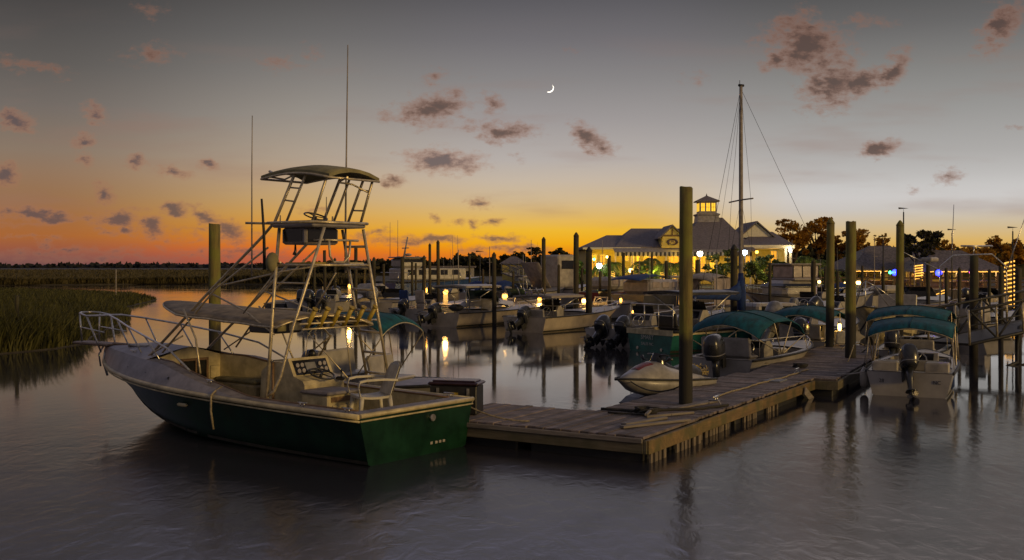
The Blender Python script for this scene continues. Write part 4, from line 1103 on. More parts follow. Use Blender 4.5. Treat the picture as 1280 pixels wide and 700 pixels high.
def dockcleat(label, px, py, a):
    p = pix(px, py, ZD); t = thing('dock_cleat', label, 'cleat', (p.x, p.y, ZD), R(a), 'dock cleats')
    m = MB(); m.tube([(-.16,0,.09),(-.06,0,.08),(.06,0,.08),(.16,0,.09)], [.014,.024,.024,.014], 7); m.build('horns', MATS['steel'], t)
    m = MB(); m.tube([(-.05,0,0),(-.05,0,.08)], .018, 7); m.tube([(.05,0,0),(.05,0,.08)], .018, 7); m.box((0,0,.008), (.2,.08,.016)); m.build('base', MATS['steel'], t)
dockcleat('steel cleat with a white line at the right edge of the plank dock', 895, 502, 60)
dockcleat('steel cleat near the far end of the first dock section', 996, 466, 60)
p = pix(895, 506, ZD); tag(MB().tube([(p.x-.1,p.y+.1,ZD+.06),(p.x+.03,p.y-.02,ZD+.07),(p.x+.08,p.y-.10,ZD-.02),(p.x+.09,p.y-.10,ZD-.2)], .014, 6).build('rope', MATS['gelcoat']), 'short white line looped over the right edge of the plank dock', 'rope')
br = thing('dock_bracket', 'angled board hanging below the side beam where the dock sections meet', 'board', tuple(M0+uM*5.9-nM*.09)+(0.05,), math.atan2(uM.y,uM.x))
MB().bbox((0,0,0), (.75,.03,.16), .006, M=Matrix.Rotation(R(24),3,'Y')).build('board', MATS['plank_grey'], br)

# ------------------------------------------------------------------ jet ski on its drive-on float
jp = Vector((2.86,19.65)); jh = Vector((-.80,-.60)).normalized()
fl = thing('drive_on_float', 'grey plastic drive-on float under the jet ski', 'float', (jp.x-jh.x*.62,jp.y-jh.y*.62,-.02), math.atan2(jh.y,jh.x))
for sy in (-1,1):
    MB().loft([[Vector((x, sy*(.42+dy), z)) for dy,z in ((-.2,-.12),(.2,-.12),(.24,zt*.6),(.2,zt),(-.16,zt),(-.2,zt*.6))] for x,zt in ((-1.5,.16),(-1.3,.22),(.6,.22),(1.0,.14),(1.15,.04))], True, True, True, False).build('pontoon', MATS['float_grey'], fl)
MB().bbox((-.2,0,.08), (2.2,.5,.12), .04).build('cradle', MATS['float_grey'], fl)
js = thing('jet_ski', 'cream and maroon jet ski parked on a float beside the tallest piling', 'jet ski', (jp.x,jp.y,.17), math.atan2(jh.y,jh.x)); js.scale = (.78,.78,.78)
def ring(x, w, zb, zt, zc, dx=0): # hull ring
    return [Vector((x,0,zb)), Vector((x,w*.6,zb+.05)), Vector((x+dx*.3,w*.95,zc)), Vector((x+dx,w,zt)), Vector((x+dx,w*.55,zt+.015)), Vector((x+dx,0,zt+.02)), Vector((x+dx,-w*.55,zt+.015)), Vector((x+dx,-w,zt)), Vector((x+dx*.3,-w*.95,zc)), Vector((x,-w*.6,zb+.05))]
MB().loft([ring(-1.4,.46,.05,.34,.22), ring(-1.0,.55,0,.36,.22), ring(0,.58,-.02,.40,.22), ring(.6,.52,.02,.44,.26), ring(1.05,.36,.14,.47,.34,.05), ring(1.35,.14,.32,.48,.42,.1), ring(1.45,.03,.42,.47,.45,.12)], True, True, True).build('hull', MATS['pwc_cream'], js)
MB().tube([Vector((x,s_*w,z)) for s_,seq in ((1,1),) for x,w,z in ((-1.4,.47,.35),(-1,.56,.37),(0,.59,.41),(.6,.53,.45),(1.1,.37,.48),(1.45,.13,.49),(1.58,0,.48),(1.45,-.13,.49),(1.1,-.37,.48),(.6,-.53,.45),(0,-.59,.41),(-1,-.56,.37),(-1.4,-.47,.35))], .028, 6).build('bumper', MATS['rubber'], js)
def dr(x, w, z0, z1): return [Vector((x,w,z0)), Vector((x,w*.9,z0+(z1-z0)*.5)), Vector((x,w*.55,z0+(z1-z0)*.9)), Vector((x,0,z1)), Vector((x,-w*.55,z0+(z1-z0)*.9)), Vector((x,-w*.9,z0+(z1-z0)*.5)), Vector((x,-w,z0))]
MB().loft([dr(-1.1,.34,.36,.44), dr(-.5,.36,.38,.58), dr(.05,.42,.40,.72), dr(.35,.44,.43,.86), dr(.75,.38,.45,.76), dr(1.15,.24,.47,.60), dr(1.4,.07,.47,.51)], False, True, True).build('hood', MATS['pwc_cream'], js)
MB().loft([dr(.95,.20,.50,.70), dr(.55,.31,.55,.83), dr(.30,.30,.55,.80)], False).build('hood_stripe', MATS['red_paint'], js)
MB().loft([dr(-1.2,.16,.40,.60), dr(-1.0,.19,.42,.70), dr(-.6,.20,.44,.72), dr(-.35,.18,.46,.66), dr(-.05,.17,.48,.80), dr(.1,.12,.5,.84)], False, True, True).build('seat', MATS['black_plastic'], js)
hb = MB(); hb.tube([(.18,.36,.98),(.22,.2,1.0),(.28,0,.94),(.22,-.2,1.0),(.18,-.36,.98)], .018, 6); hb.tube([(.32,0,.80),(.27,0,.96)], .04, 7); hb.build('handlebar', MATS['black_plastic'], js)
ws = [[Vector((.42+.22*v*v*-1+.0-.10*q, .24*v*(1-.2*q), .82+.22*q-.06*v*v)) for v in (-1,-.5,0,.5,1)] for q in (0,.5,1)]
MB().sheet(ws, .012).build('windshield', MATS['glass_dark'], js)
for sy in (1,-1): MB().tube([(.30,sy*.36,.84),(.26,sy*.47,.92),(.22,sy*.54,.90)], [.02,.05,.02], 7).build('mirror', MATS['black_plastic'], js)
# rumpled net heaped beside the skiff's motor
nt_ = thing('rope_heap', 'tangled yellowish net and rope heaped on the float behind the tallest piling', 'net', (3.55,20.45,.40))
rn = random.Random(4)
for k in range(14):
    a = rn.uniform(0,6.28); pts = []
    for i in range(14): a += rn.uniform(-.9,.9)*.8; pts.append(Vector((.32*math.cos(a+i*.5)*rn.uniform(.3,1), .22*math.sin(a+i*.5)*rn.uniform(.3,1), .05+.24*rn.random()*(1-.2*i/14))))
    MB().tube(pts, .011, 5).build('strand', MATS['rope' if k % 3 else 'yellow_rod'], nt_)
# ------------------------------------------------------------------ skiffs near the dock
G1 = 'teal-topped skiffs berthed at the dock'
def skiff(label, at, bow, B, **k):
    d = Vector((bow[0]-at[0], bow[1]-at[1])); L = d.length
    return open_boat('skiff', label, 'boat', at, (d.x/L, d.y/L), L=L, B=B, group=G1, **k)
def consolebench(t, x, w, zf, h, m='gelcoat'):
    return console(t, x, w, zf, h, .55, m)
# behind the green boat
t, H = skiff('white skiff with a teal top mostly hidden behind the cockpit of the green fishing boat', (-3.55,19.9), (-.55,18.35), 1.75, z0=.42, z1=.56, zf=.30, xf=1.9, deckm='gelcoat_grey')
outboard(t, (0,.0,.46), R(8), .78, 0, m_cowl='motor_dark')
seat(t, .45, 0, .30, 1.1, .42, .30, .38, name='seat'); seat(t, 1.55, -.0, .30, .8, .45, .28, .34, name='seat', lean=.2)
bimini(t, .1, 1.75, .74, 1.70, 1.1, .55, arch=.08, drop=.16, n_bows=3)
# front teal skiff beside the plank dock
t, H = skiff('white skiff under a broad teal top, its black outboard beside the jet ski', (4.75,24.0), (7.95,28.0), 1.9, z0=.46, z1=.62, zf=.18, xf=3.1, hull='white_hull')
outboard(t, (-.02,-.1,.52), R(-6), .95, R(6)); H1 = H
seat(t, .62, 0, .18, 1.25, .42, .36, .36); 
consolebench(t, 1.6, .40, .18, .62)
MB().bbox((2.6,0,.38), (.5,.9,.40), .04).build('cooler_seat', MATS['gelcoat'], t)
bimini(t, .25, 2.75, 1.0, 1.42, 1.4, .55, arch=.12, drop=.26, n_bows=4)
bow_rail(t, H, 3.2, .12, n=3)
# the next one up the dock
t, H = skiff('white skiff with a side-drooping teal top, lying beyond the broad-topped skiff', (8.15,29.8), (10.5,33.6), 1.8, z0=.46, z1=.62, zf=.16, xf=2.7)
outboard(t, (-.02,-.25,.56), R(4), .9)
seat(t, .55, 0, .16, 1.2, .40, .38, .34); consolebench(t, 1.5, .4, .16, .7)
bimini(t, .1, 2.3, 1.0, 1.36, 1.2, .55, arch=.08, drop=.22, n_bows=3)
# stern-on skiffs right of the dock
t, H = skiff('white skiff seen stern-on right of the dock, dark outboard centred on its transom', (7.92,20.75), (9.85,24.75), 1.66, z0=.48, z1=.62, zf=.16, xf=2.9, stern=.97)
outboard(t, (-.0,.05,.46), R(22), .78, R(16), m_cowl='motor_dark')
MB().bbox((.42,.48,.52), (.42,.5,.30), .03).build('stern_seat', MATS['gelcoat'], t); MB().bbox((.42,-.5,.52), (.42,.46,.30), .03).build('stern_seat', MATS['gelcoat'], t)
seat(t, 1.2, 0, .16, 1.2, .40, .30, .14); consolebench(t, 2.1, .40, .16, .56)
for sy in (.42,-.42): MB().box((.18,sy,.43), (.03,.42,.06)).build('vent_slot', MATS['black_panel'], t)
bimini(t, .2, 2.0, .86, 1.45, 1.2, .56, arch=.09, drop=.13, n_bows=3)
for sy in (-1,1):
    for dx in (0,.012): pass
text_mesh('NC', .10, 'dark_lettering', t, Matrix.Translation((-.006,-.52,.27)) @ Matrix.Rotation(R(-90),4,'Z') @ Matrix.Rotation(R(90),4,'X'))
text_mesh('28', .10, 'dark_lettering', t, Matrix.Translation((-.006,.52,.27)) @ Matrix.Rotation(R(-90),4,'Z') @ Matrix.Rotation(R(90),4,'X'))
t, H = skiff('second stern-on white skiff, moored just ahead of the one with the dark outboard', (9.95,26.2), (12.1,30.1), 1.7, z0=.46, z1=.62, zf=.16, xf=2.7)
outboard(t, (-.02,.3,.48), R(10), .85)
seat(t, .55, 0, .16, 1.2, .40, .34, .2); consolebench(t, 1.7, .40, .16, .56)
bimini(t, -.2, 2.0, 1.02, 1.50, 1.0, .56, arch=.08, drop=.14, n_bows=3)

# ------------------------------------------------------------------ boats across the basin
G2 = 'motorboats at the far docks'
def boat(label, at, bow, B, name='motorboat', group=G2, **k):
    d = Vector((bow[0]-at[0], bow[1]-at[1])); L = d.length
    return open_boat(name, label, 'boat', at, (d.x/L, d.y/L), L=L, B=B, group=group, **k)
def on(px, d): return (ax(px, d), d)
# teal lobster boat
t, H = boat('teal-hulled workboat with a cream gunwale and two lines of stern lettering', on(812,31.6), on(1012,35.5), 2.3, z0=.66, z1=.95, hull='teal_hull', deckm='gelcoat_cream', zf=.1, xf=3.4, gw=.25, rail_r=.05, rail_m='rubber', stern=.93)
m = MB()
for sg in (1,-1):
    rows = [[],[]]
    for x in H.xs(14)[:-1]: rows[0].append(Vector((x,sg*(H.b(x)+.004),H.zs(x)-.11))); rows[1].append(Vector((x,sg*(H.b(x)+.012),H.zs(x)+.03)))
    m.loft(rows if sg < 0 else rows[::-1], closed=False)
m.box((-.012,0,H.z0-.05),(.02,2*H.b(0),.16)); m.build('sheer_strake', MATS['gelcoat_cream'], t)
MT = Matrix.Rotation(R(-90),4,'Z') @ Matrix.Rotation(R(90),4,'X')
text_mesh('SMART', .19, 'lettering', t, Matrix.Translation((-.01,.1,.38)) @ MT); text_mesh('SALES NC', .13, 'lettering', t, Matrix.Translation((-.01,.1,.20)) @ MT)
sc = MB()
for y in (.55,-.55): sc.tube([(-.0,y,.1),(-.03,y,.1)], .05, 8)
pieces(sc, 'scupper', MATS['steel'], t)
consolebench(t, 1.6, .5, .1, 1.15); seat(t, .9, 0, .1, .9, .4, .7, .3, m='black_plastic')
ttop(t, .5, 2.9, .95, 1.80, .3, 'black_plastic', 'steel', .06)
rl = MB()
for y in (.95,.3,-.35,-1.0): rl.tube([(.05,y,.78),(.05,y,1.45)], .018, 6)
rl.tube([(.05,.95,1.45),(.05,-1.0,1.45)], .018, 6); rl.tube([(.05,.95,1.12),(.05,-1.0,1.12)], .014, 6); rl.build('stern_rail', MATS['steel'], t)
for (x,y,h) in ((.7,.8,4.0),(1.8,.8,2.6)): MB().tube([(x,y,1.8),(x,y,h*.75)], [.014,.006], 5).build('antenna', MATS['gelcoat'], t)
# twin-engine white boat
t, H = boat('white boat with twin big black outboards, moored in front of the maroon-hulled boat', on(768,33.6), on(905,42), 2.4, z0=.56, z1=.85, hull='white_hull', zf=.2, xf=4.2, rake=1.0)
outboard(t, (-.05,.40,.14), R(60), 1.0, R(-5)); outboard(t, (-.05,-.34,.14), R(57), 1.0, R(-5))
text_mesh('RANGER II', .16, 'dark_lettering', t, Matrix.Translation((1.25,-H.b(1.25)-.012,.42)) @ Matrix.Rotation(R(90),4,'X'))
consolebench(t, 1.9, .45, .2, .8); bow_rail(t, H, 4.2, .2)
# pale T-top boat
t, H = boat('pale boat with a grey T-top on lamp-lit legs and one tilted outboard', on(655,41.0), on(775,47.2), 2.3, z0=.60, z1=.82, hull='buff_hull', zf=.2, xf=3.6, rake=1.0)
outboard(t, (-.05,.0,.16), R(66), 1.0)
consolebench(t, 1.7, .45, .2, .8); seat(t, .75, 0, .2, 1.2, .45, .40, .25); ttop(t, .55, 3.0, 1.0, 1.42, .3, 'canvas_grey', 'steel'); bow_rail(t, H, 3.6, .25)
for k in range(5): MB().tube([(.6,-.6+.3*k,1.42),(.40,-.6+.3*k,1.75)], .022, 6).build('rod_holder', MATS['steel'], t)
# hardtop cuddy
t, H = boat('large pale hardtop cuddy boat with canvas side curtains, left of the lone pointed piling', on(548,44.8), on(702,52.5), 2.6, z0=.60, z1=.80, hull='buff_hull', zf=.25, xf=2.6, rake=1.2)
outboard(t, (-.05,.25,.16), R(70), 1.0)
cab = MB(); rw = []
for (x,w,z) in ((2.5,.95,.8),(2.6,.92,1.12),(3.4,.82,1.16),(4.6,.5,1.04),(5.3,.2,.97)): rw.append([Vector((x,w*v,z-(.25*abs(v)**3))) for v in (-1,-.8,-.4,0,.4,.8,1)])
cab.loft(rw, closed=False); cab.build('cabin_top', MATS['gelcoat'], t)
g = [[Vector((2.85-.5*q, .9*v-.06*q*v, 1.10+.42*q-.08*v*v*(1-q))) for v in (-1,-.6,-.2,.2,.6,1)] for q in (0,.5,1)]
MB().sheet([[p+Vector((.9-.6*abs(p.y)**2,0,0)) for p in r] for r in g], .02).build('windscreen', MATS['glass_green'], t)
ttop(t, .7, 3.2, 1.05, 1.74, .5, 'gelcoat', 'steel', .07)
MB().bbox((.95,-.2,.80), (.5,.6,.30), .12).build('seat', MATS['black_plastic'], t)
bow_rail(t, H, 3.2, .35, n=6)
for y in (.8,.5): MB().tube([(2.0,y,1.8),(1.9,y,4.0)], [.016,.006], 5).build('antenna', MATS['gelcoat'], t)
# boat behind it with folded motors
t, H = boat('low white boat with a tilted outboard, just above the teal top behind the green boat', on(508,50), on(600,57), 2.2, z0=.55, z1=.85, hull='white_hull', zf=.2, xf=3)
outboard(t, (0,.2,.22), R(64), .95); consolebench(t, 1.7, .4, .2, .75)
seat(t, .6, .45, .3, .5, .12, .6, .5, m='canvas_blue'); seat(t, .6, -.45, .3, .5, .12, .6, .5, m='gelcoat_grey')
# blue trawler with pilot house
t, H = boat('blue-hulled trawler yacht with a tall white deckhouse and radar mast', on(484,84), on(606,89), 3.4, z0=1.25, z1=1.75, hull='blue_hull', zf=.5, xf=1.6, rake=1.2, gw=.3, name='trawler')
MB().bbox((3.7,0,1.98), (5.8,2.7,.95), .10).build('deckhouse', MATS['gelcoat'], t)
for x in (1.5,2.5,3.5,4.5,5.6): MB().box((x,-1.36,2.12), (.66,.03,.42)).build('window', MATS['glass_dark'], t)
MB().bbox((1.8,0,2.86), (2.0,2.1,.85), .22).build('flybridge', MATS['gelcoat'], t)
MB().bbox((1.8,0,3.02), (1.9,2.14,.34), .1).build('flybridge_window', MATS['glass_dark'], t)
MB().bbox((1.8,0,3.34), (2.4,2.3,.09), .04).build('roof', MATS['gelcoat_grey'], t)
ms = MB(); ms.tube([(1.5,0,3.3),(1.85,0,5.0)], [.09,.05], 7); ms.tube([(1.65,-.6,4.1),(1.65,.6,4.1)], .04, 6); ms.ball((1.9,0,3.55), (.3,.3,.12), 10, 6); ms.build('radar_mast', MATS['gelcoat_grey'], t)
for x,h in ((.7,6.2),(1.4,6.4)): MB().tube([(x,.9,3.3),(x,.9,h)], [.03,.015], 5).build('antenna', MATS['gelcoat_grey'], t)
rl = MB()
for x in (.3,1.2,6,7): rl.tube([(x,-1.4,1.3),(x,-1.4,2.1)], .025, 5)
rl.tube([(.1,-1.4,2.1),(1.4,-1.4,2.1)], .025, 5); rl.tube([(.1,-1.4,2.1),(.1,1.4,2.1)], .025, 5); rl.build('rail', MATS['steel'], t)
# cluster at the left dock
t, H = boat('white twin-outboard boat near the left end of the far dock, under the tower', on(398,56), on(450,61), 2.3, z0=.7, z1=1.0, hull='white_hull', zf=.2, xf=2.4)
outboard(t, (0,.35,.5), R(20), 1.1); outboard(t, (0,-.35,.5), R(20), 1.1); consolebench(t, 1.2, .4, .2, .85)
t, H = boat('pale boat with a curved cabin and dark window seen through the boarding ladder', on(425,59.5), on(505,64), 2.4, z0=.8, z1=1.1, hull='buff_hull', zf=.2, xf=2.4)
outboard(t, (0,0,.5), R(18), 1.1, m_cowl='motor_grey')
MB().bbox((2.6,0,1.2), (1.6,1.6,.75), .25).build('cabin', MATS['gelcoat'], t); MB().bbox((2.5,-.81,1.3), (.9,.03,.32), .05).build('window', MATS['glass_dark'], t)
t, H = boat('small dark open boat alone at the left, seen through the tower legs', on(343,60), on(371,62.5), 1.5, z0=.45, z1=.62, hull='dark_hull', zf=.1, xf=.9, name='rowboat'); MB().bbox((.6,0,.5), (.4,.9,.28), .1).build('cooler', MATS['gelcoat'], t)
t, H = boat('white centre console with one dark motor, seen through the tower back rail', on(378,58), on(402,64), 2.0, z0=.6, z1=.8, hull='white_hull', zf=.2, xf=3); outboard(t, (0,0,.5), R(16), 1.1, m_cowl='motor_dark'); consolebench(t, 1.3, .4, .2, .8)
t, H = boat('white sport boat with a raked grey windshield, right of the lamp seen through the ladder', on(470,57), on(528,63), 2.2, z0=.62, z1=.85, hull='white_hull', zf=.2, xf=2.4)
g = [[Vector((2.5-.5*q, .8*v*(1-.1*q), .85+.5*q-.02*v*v)) for v in (-1,-.5,0,.5,1)] for q in (0,1)]
MB().sheet(g, .02).build('windshield', MATS['glass_dark'], t); outboard(t, (0,0,.7), R(10), 1.2, m_cowl='motor_grey')
# right-hand group
t, H = boat('maroon-hulled boat with a white cabin top behind the thick piling', on(735,58), on(806,61.5), 2.4, z0=1.15, z1=1.4, hull='red_hull', zf=.4, xf=1.4, rail_m='gelcoat')
MB().bbox((2.0,0,1.65), (2.2,1.7,.7), .2).build('cabin', MATS['gelcoat'], t)
for x in (1.4,2.3): MB().bbox((x,-.86,1.72), (.6,.03,.28), .05).build('window', MATS['vinyl_clear'], t)
t, H = boat('white runabout below the maroon-hulled boat, beside two dock pedestals', on(738,50.5), on(796,54), 2.1, z0=.72, z1=.9, hull='white_hull', zf=.2, xf=1.6); console(t, .9, .4, .2, .9)
t, H = boat('long dark-hulled boat with a navy cover, moored in front of the palms', on(783,53), on(872,58), 2.4, z0=1.15, z1=1.45, hull='dark_hull', zf=.4, xf=1.0, rake=1.3, rail_m='gelcoat_grey')
MB().bbox((2.3,0,1.55), (3.0,1.7,.75), .16).build('cabin', MATS['gelcoat_grey'], t)
for x in (1.4,2.3,3.2): MB().bbox((x,-.86,1.65), (.62,.03,.3), .04).build('window', MATS['vinyl_clear'], t)
MB().sheet([[Vector((-.2+1.9*i/6, .95*v, 2.22-.08*v*v-.25*(1-i/6)**2)) for v in (-1,-.5,0,.5,1)] for i in range(7)], .03).build('cover', MATS['canvas_blue'], t)
# sailboat
sb = thing('sailboat', 'sailboat with a bare tall mast and blue sail covers behind the broad teal top', 'sailboat', (*on(873,38.6),0), math.atan2(.35,.94))
H = Hull(6.6, 2.1, .72, .95, rake=1.0, full=.45, stern=.7)
H.shell().build('hull', MATS['white_hull'], sb); H.rail(.025).build('rub_rail', MATS['wood_trim'], sb)
H.gunwale(.3, 2.2).build('gunwale', MATS['gelcoat'], sb); H.liner(.3,.16,2.2,.3).build('cockpit_liner', MATS['gelcoat'], sb); H.deck(2.2,.08).build('foredeck', MATS['gelcoat'], sb)
MB().bbox((3.1,0,1.0), (1.9,1.2,.42), .12).build('cabin', MATS['gelcoat'], sb)
for x in (2.6,3.4): MB().bbox((x,-.605,1.03), (.5,.02,.16), .03).build('window', MATS['glass_dark'], sb)
Mi = (Matrix.Translation(sb.location) @ Matrix.Rotation(sb.rotation_euler.z, 4, 'Z')).inverted()
mast = Mi @ Vector((ax(925,39.3),39.3,0)); mx = mast.x
mm = MB(); mm.tube([(mx,0,.8),(mx,0,4),(mx,0,7),(mx,0,9.4)], [.085,.082,.075,.06], 9); mm.build('mast', MATS['canvas_grey'], sb)
hd = MB(); hd.tube([(mx-.1,0,9.43),(mx+.12,0,9.43)], .05, 6); hd.tube([(mx-.05,0,9.45),(mx-.05,0,9.62)], .012, 5); hd.build('masthead', MATS['rubber'], sb)
spz = az(250,39.3)
s2 = MB(); s2.tube([(mx-.1,.66,spz-.06),(mx,0,spz),(mx+.1,-.66,spz+.02)], .028, 6); s2.build('spreader', MATS['canvas_grey'], sb)
wr = MB()
for sy in (1,-1): wr.tube([(mx,0,9.3),(mx-.1*-sy*0,sy*.66,spz),(mx-.1,sy*.95,.85)], .007, 4); wr.tube([(mx,0,spz),(mx+.4,sy*.9,.85)], .006, 4); wr.tube([(mx,0,spz),(mx-.4,sy*.9,.85)], .006, 4)
wr.tube([(mx,0,9.35),(-.0,.15,.8)], .009, 4); wr.tube([(mx,0,9.3),(6.5,0,1.0)], .008, 4); wr.tube([(mx,0,9.2),(.25,-.5,1.9)], .006, 4); wr.build('rigging', MATS['rubber'], sb)
bm = MB(); bm.tube([(mx,0,1.42),(mx-2.2,0,1.38)], .05, 7); bm.build('boom', MATS['canvas_grey'], sb)
sc_ = MB(); rings = []
for x,w,h in ((mx-2.15,.06,.12),(mx-1.9,.12,.22),(mx-1.2,.16,.28),(mx-.5,.18,.34),(mx-.2,.17,.5),(mx-.06,.14,.7)):
    rings.append([Vector((x+.05*math.sin(a*2), w*math.cos(a), 1.42+h*.38+h*.62*math.sin(a))) for a in [2*PI*k/12 for k in range(12)]])
sc_.loft(rings, True, True, True); sc_.tube([(mx+.02,0,.95),(mx+.02,0,1.6),(mx,0,2.35)], [.16,.17,.10], 10); sc_.build('sail_cover', MATS['canvas_blue'], sb)
# bimini with hanging curtains behind the sailboat
t, H = boat('white boat under a grey canvas enclosure, behind the blue sail cover', on(866,47), on(935,51.5), 2.2, z0=.75, z1=.95, hull='white_hull', zf=.3, xf=2.2, group=G2)
bimini(t, .2, 2.3, .95, 2.15, 1.2, .8, 'canvas_grey', arch=.15, drop=.12)
for sy in (.9,-.9): MB().box((1.25,sy,1.45), (1.9,.012,1.2)).build('side_curtain', MATS['vinyl_clear'], t)
for x in (.5,1.2,1.9): MB().box((x,-.912,1.45), (.04,.012,1.2)).build('curtain_seam', MATS['canvas_grey'], t)
# flybridge cruiser
t, H = boat('white flybridge cruiser with dark wraparound windows and a curtained bridge', on(1016,51.5), on(930,50.2), 2.9, z0=1.0, z1=1.35, hull='white_hull', zf=.5, xf=.9, rake=1.2, name='cabin_cruiser')
cab = MB(); cab.bbox((1.35,0,1.45), (2.0,2.1,.95), .30); cab.build('cabin', MATS['gelcoat'], t)
MB().bbox((1.45,0,1.62), (1.86,2.14,.30), .12).build('window_band', MATS['glass_dark'], t)
MB().bbox((1.0,0,1.98), (1.5,1.95,.16), .06).build('bridge_deck', MATS['gelcoat_grey'], t)
MB().bbox((1.0,0,2.34), (1.5,1.7,.62), .06).build('bridge_curtain', MATS['vinyl_clear'], t)
MB().bbox((1.0,0,2.70), (1.75,1.85,.09), .04).build('bridge_top', MATS['canvas_grey'], t)
fr = MB()
for x in (.28,.7,1.2,1.72):
    for sy in (.865,-.865): fr.tube([(x,sy,2.05),(x,sy,2.68)], .022, 5)
fr.build('frame', MATS['rubber'], t); bow_rail(t, H, 1.6, .4, n=4)
# grey inflatable and the motor behind the front skiff
t, H = boat('low white boat with a ribbed dark outboard cowling, between the two teal tops', on(972,31.5), on(1070,36), 2.0, z0=.6, z1=.85, hull='white_hull', zf=.2, xf=2.6)
outboard(t, (0,0,.5), R(40), 1.2, m_cowl='motor_grey'); consolebench(t, 1.5, .4, .2, .9)
# bow-on boat with rail
t, H = boat('cream boat lying bow-on with an A-shaped bow rail, left of the stern-on skiffs', on(1128,40), on(1080,35.2), 2.1, z0=.8, z1=1.25, hull='gelcoat_cream', zf=.3, xf=2.6, rake=.9)
rl = MB(); b0 = H.L
rl.tube([(b0-1.2,.62,H.zs(b0-1.2)),(b0-.5,.2,1.95),(b0-.2,0,2.1),(b0-.5,-.2,1.95),(b0-1.2,-.62,H.zs(b0-1.2))], .022, 6); rl.tube([(b0-.15,0,1.2),(b0-.2,0,2.1)], .02, 6); rl.tube([(b0-2.2,.9,1.1),(b0-.45,.25,1.95)], .018, 6); rl.tube([(b0-2.2,-.9,1.1),(b0-.45,-.25,1.95)], .018, 6); rl.build('bow_rail', MATS['steel'], t)
seat(t, 1.2, 0, .3, 1.4, .8, .7, .5); 
# far right white boats before the tiki bar
for (lab, s_, b_, B, z0, top) in (('long low white boat in front of the lit terrace rail, left of the tiki bar', (1006,57), (1092,60), 2.3, .85, 0),
    ('white boat with a forward cuddy below the tiki bar counter', (1075,62), (1140,64), 2.3, .9, 1),
    ('white boat with a dark windscreen below the blue spotlights', (1128,50), (1181,53), 2.3, .85, 2),
    ('white boat with a high pale bow, left of the dark gangway piling', (1186,46), (1246,49), 2.3, .6, 3),
    ('pale open boat tied behind the flybridge cruiser', (996,46), (1046,50), 2.1, .7, 4)):
    t, H = boat(lab, on(*s_), on(*b_), B, z0=z0, z1=z0+.3, hull='white_hull', zf=.3, xf=1.8)
    if top == 1: MB().bbox((2.1,0,1.2), (1.6,1.5,.5), .2).build('cuddy', MATS['gelcoat'], t)
    if top == 2:
        g = [[Vector((1.9-.4*q,.8*v*(1-.1*q),1.15+.45*q)) for v in (-1,-.5,0,.5,1)] for q in (0,1)]; MB().sheet(g,.02).build('windscreen', MATS['glass_dark'], t)
    if top in (0,3): bow_rail(t, H, 1.9, .35, n=4)
    if top in (0,4): consolebench(t, .9, .4, .3, .9); outboard(t, (0,0,z0-.1), R(14), .85, m_cowl='motor_grey')
# arched T-top boat at right
t, H = boat('sport boat with a tall arched tower and splayed outriggers, behind the gangway', on(1196,37.5), on(1268,41), 2.4, z0=.55, z1=.85, hull='white_hull', zf=.3, xf=2.6)
ar = MB(); ar.tube([(.7,.95,.9),(.55,.85,2.6),(.8,.5,3.0),(1.8,-.5,3.05),(2.2,-.85,2.6),(2.1,-.95,.9)], .03, 7); ar.tube([(.8,.2,3.35),(2.1,-.4,3.35)], .035, 7); ar.tube([(1.4,0,3.05),(1.45,0,3.35)], .02, 6); ar.build('tower_arch', MATS['steel'], t)
for (a, b) in (((.4,.9,2.5),(-1.6,1.6,3.3)),((2.1,-.9,2.4),(3.2,-1.4,5.2)),((.9,.6,2.5),(1.1,.6,4.9))): MB().tube([a,b],[.026,.010],6).build('outrigger', MATS['steel'], t)
consolebench(t, 1.3, .45, .3, 1.0); outboard(t, (0,0,.6), R(10), .9)
MB().bbox((-.2,.9,2.85), (.6,.4,.16), .04).build('radar', MATS['gelcoat'], t)

# ------------------------------------------------------------------ lines and fenders
def line(label, a, b, sag=.12, r=.012, m='rope'):
    a = Vector(a); b = Vector(b); pts = [a.lerp(b,k/10)-Vector((0,0,sag*4*(k/10)*(1-k/10))) for k in range(11)]
    return tag(MB().tube(pts, r, 6).build('mooring_line', MATS[m]), label, 'rope', 'mooring lines')
hs_ = Mh @ Vector((.35,-1.05,.70))
line('slack mooring line from the stern of the green fishing boat to the dock head', hs_, (.25,15.0,ZD+.02), .10)
line('mooring line from the broad-topped skiff to the plank dock', (5.2,24.2,.52), (5.9,23.9,ZD+.03), .05)
line('mooring line from the stern-on white skiff to the second dock section', (7.25,21.1,.50), (6.75,21.6,ZD+.02), .04, m='gelcoat')
line('bow line of the jet ski lying to the tallest piling', (2.1,19.1,.55), (2.75,dB+.12,.62), .15, m='dark_rope')
line('line made fast round the flat-topped piling on the second dock section', (7.75,24.0,ZD+.05), (ax(1063,24.8),24.55,.75), .02)
def fender(label, p, r=.09, h=.42, m='gelcoat'):
    t = thing('fender', label, 'fender', p, 0, 'fenders hanging on the boats')
    MB().lathe([(.02,h*.5+.03),(r*.55,h*.47),(r,h*.34),(r,-h*.34),(r*.55,-h*.47),(.02,-h*.5)], (0,0,0), 10).build('body', MATS[m], t)
    MB().tube([(0,0,h*.5),(.02,0,h*.5+.25)], .008, 5).build('cord', MATS['dark_rope'], t)
fender('pale fender hanging on the dock side of the stern-on white skiff', (7.30,21.55,.28))
fender('pale fender between the broad-topped skiff and the plank dock', (5.72,24.75,.30))
fender('dark fender on the far quarter of the stern-on white skiff', (8.95,21.25,.30), m='canvas_blue')
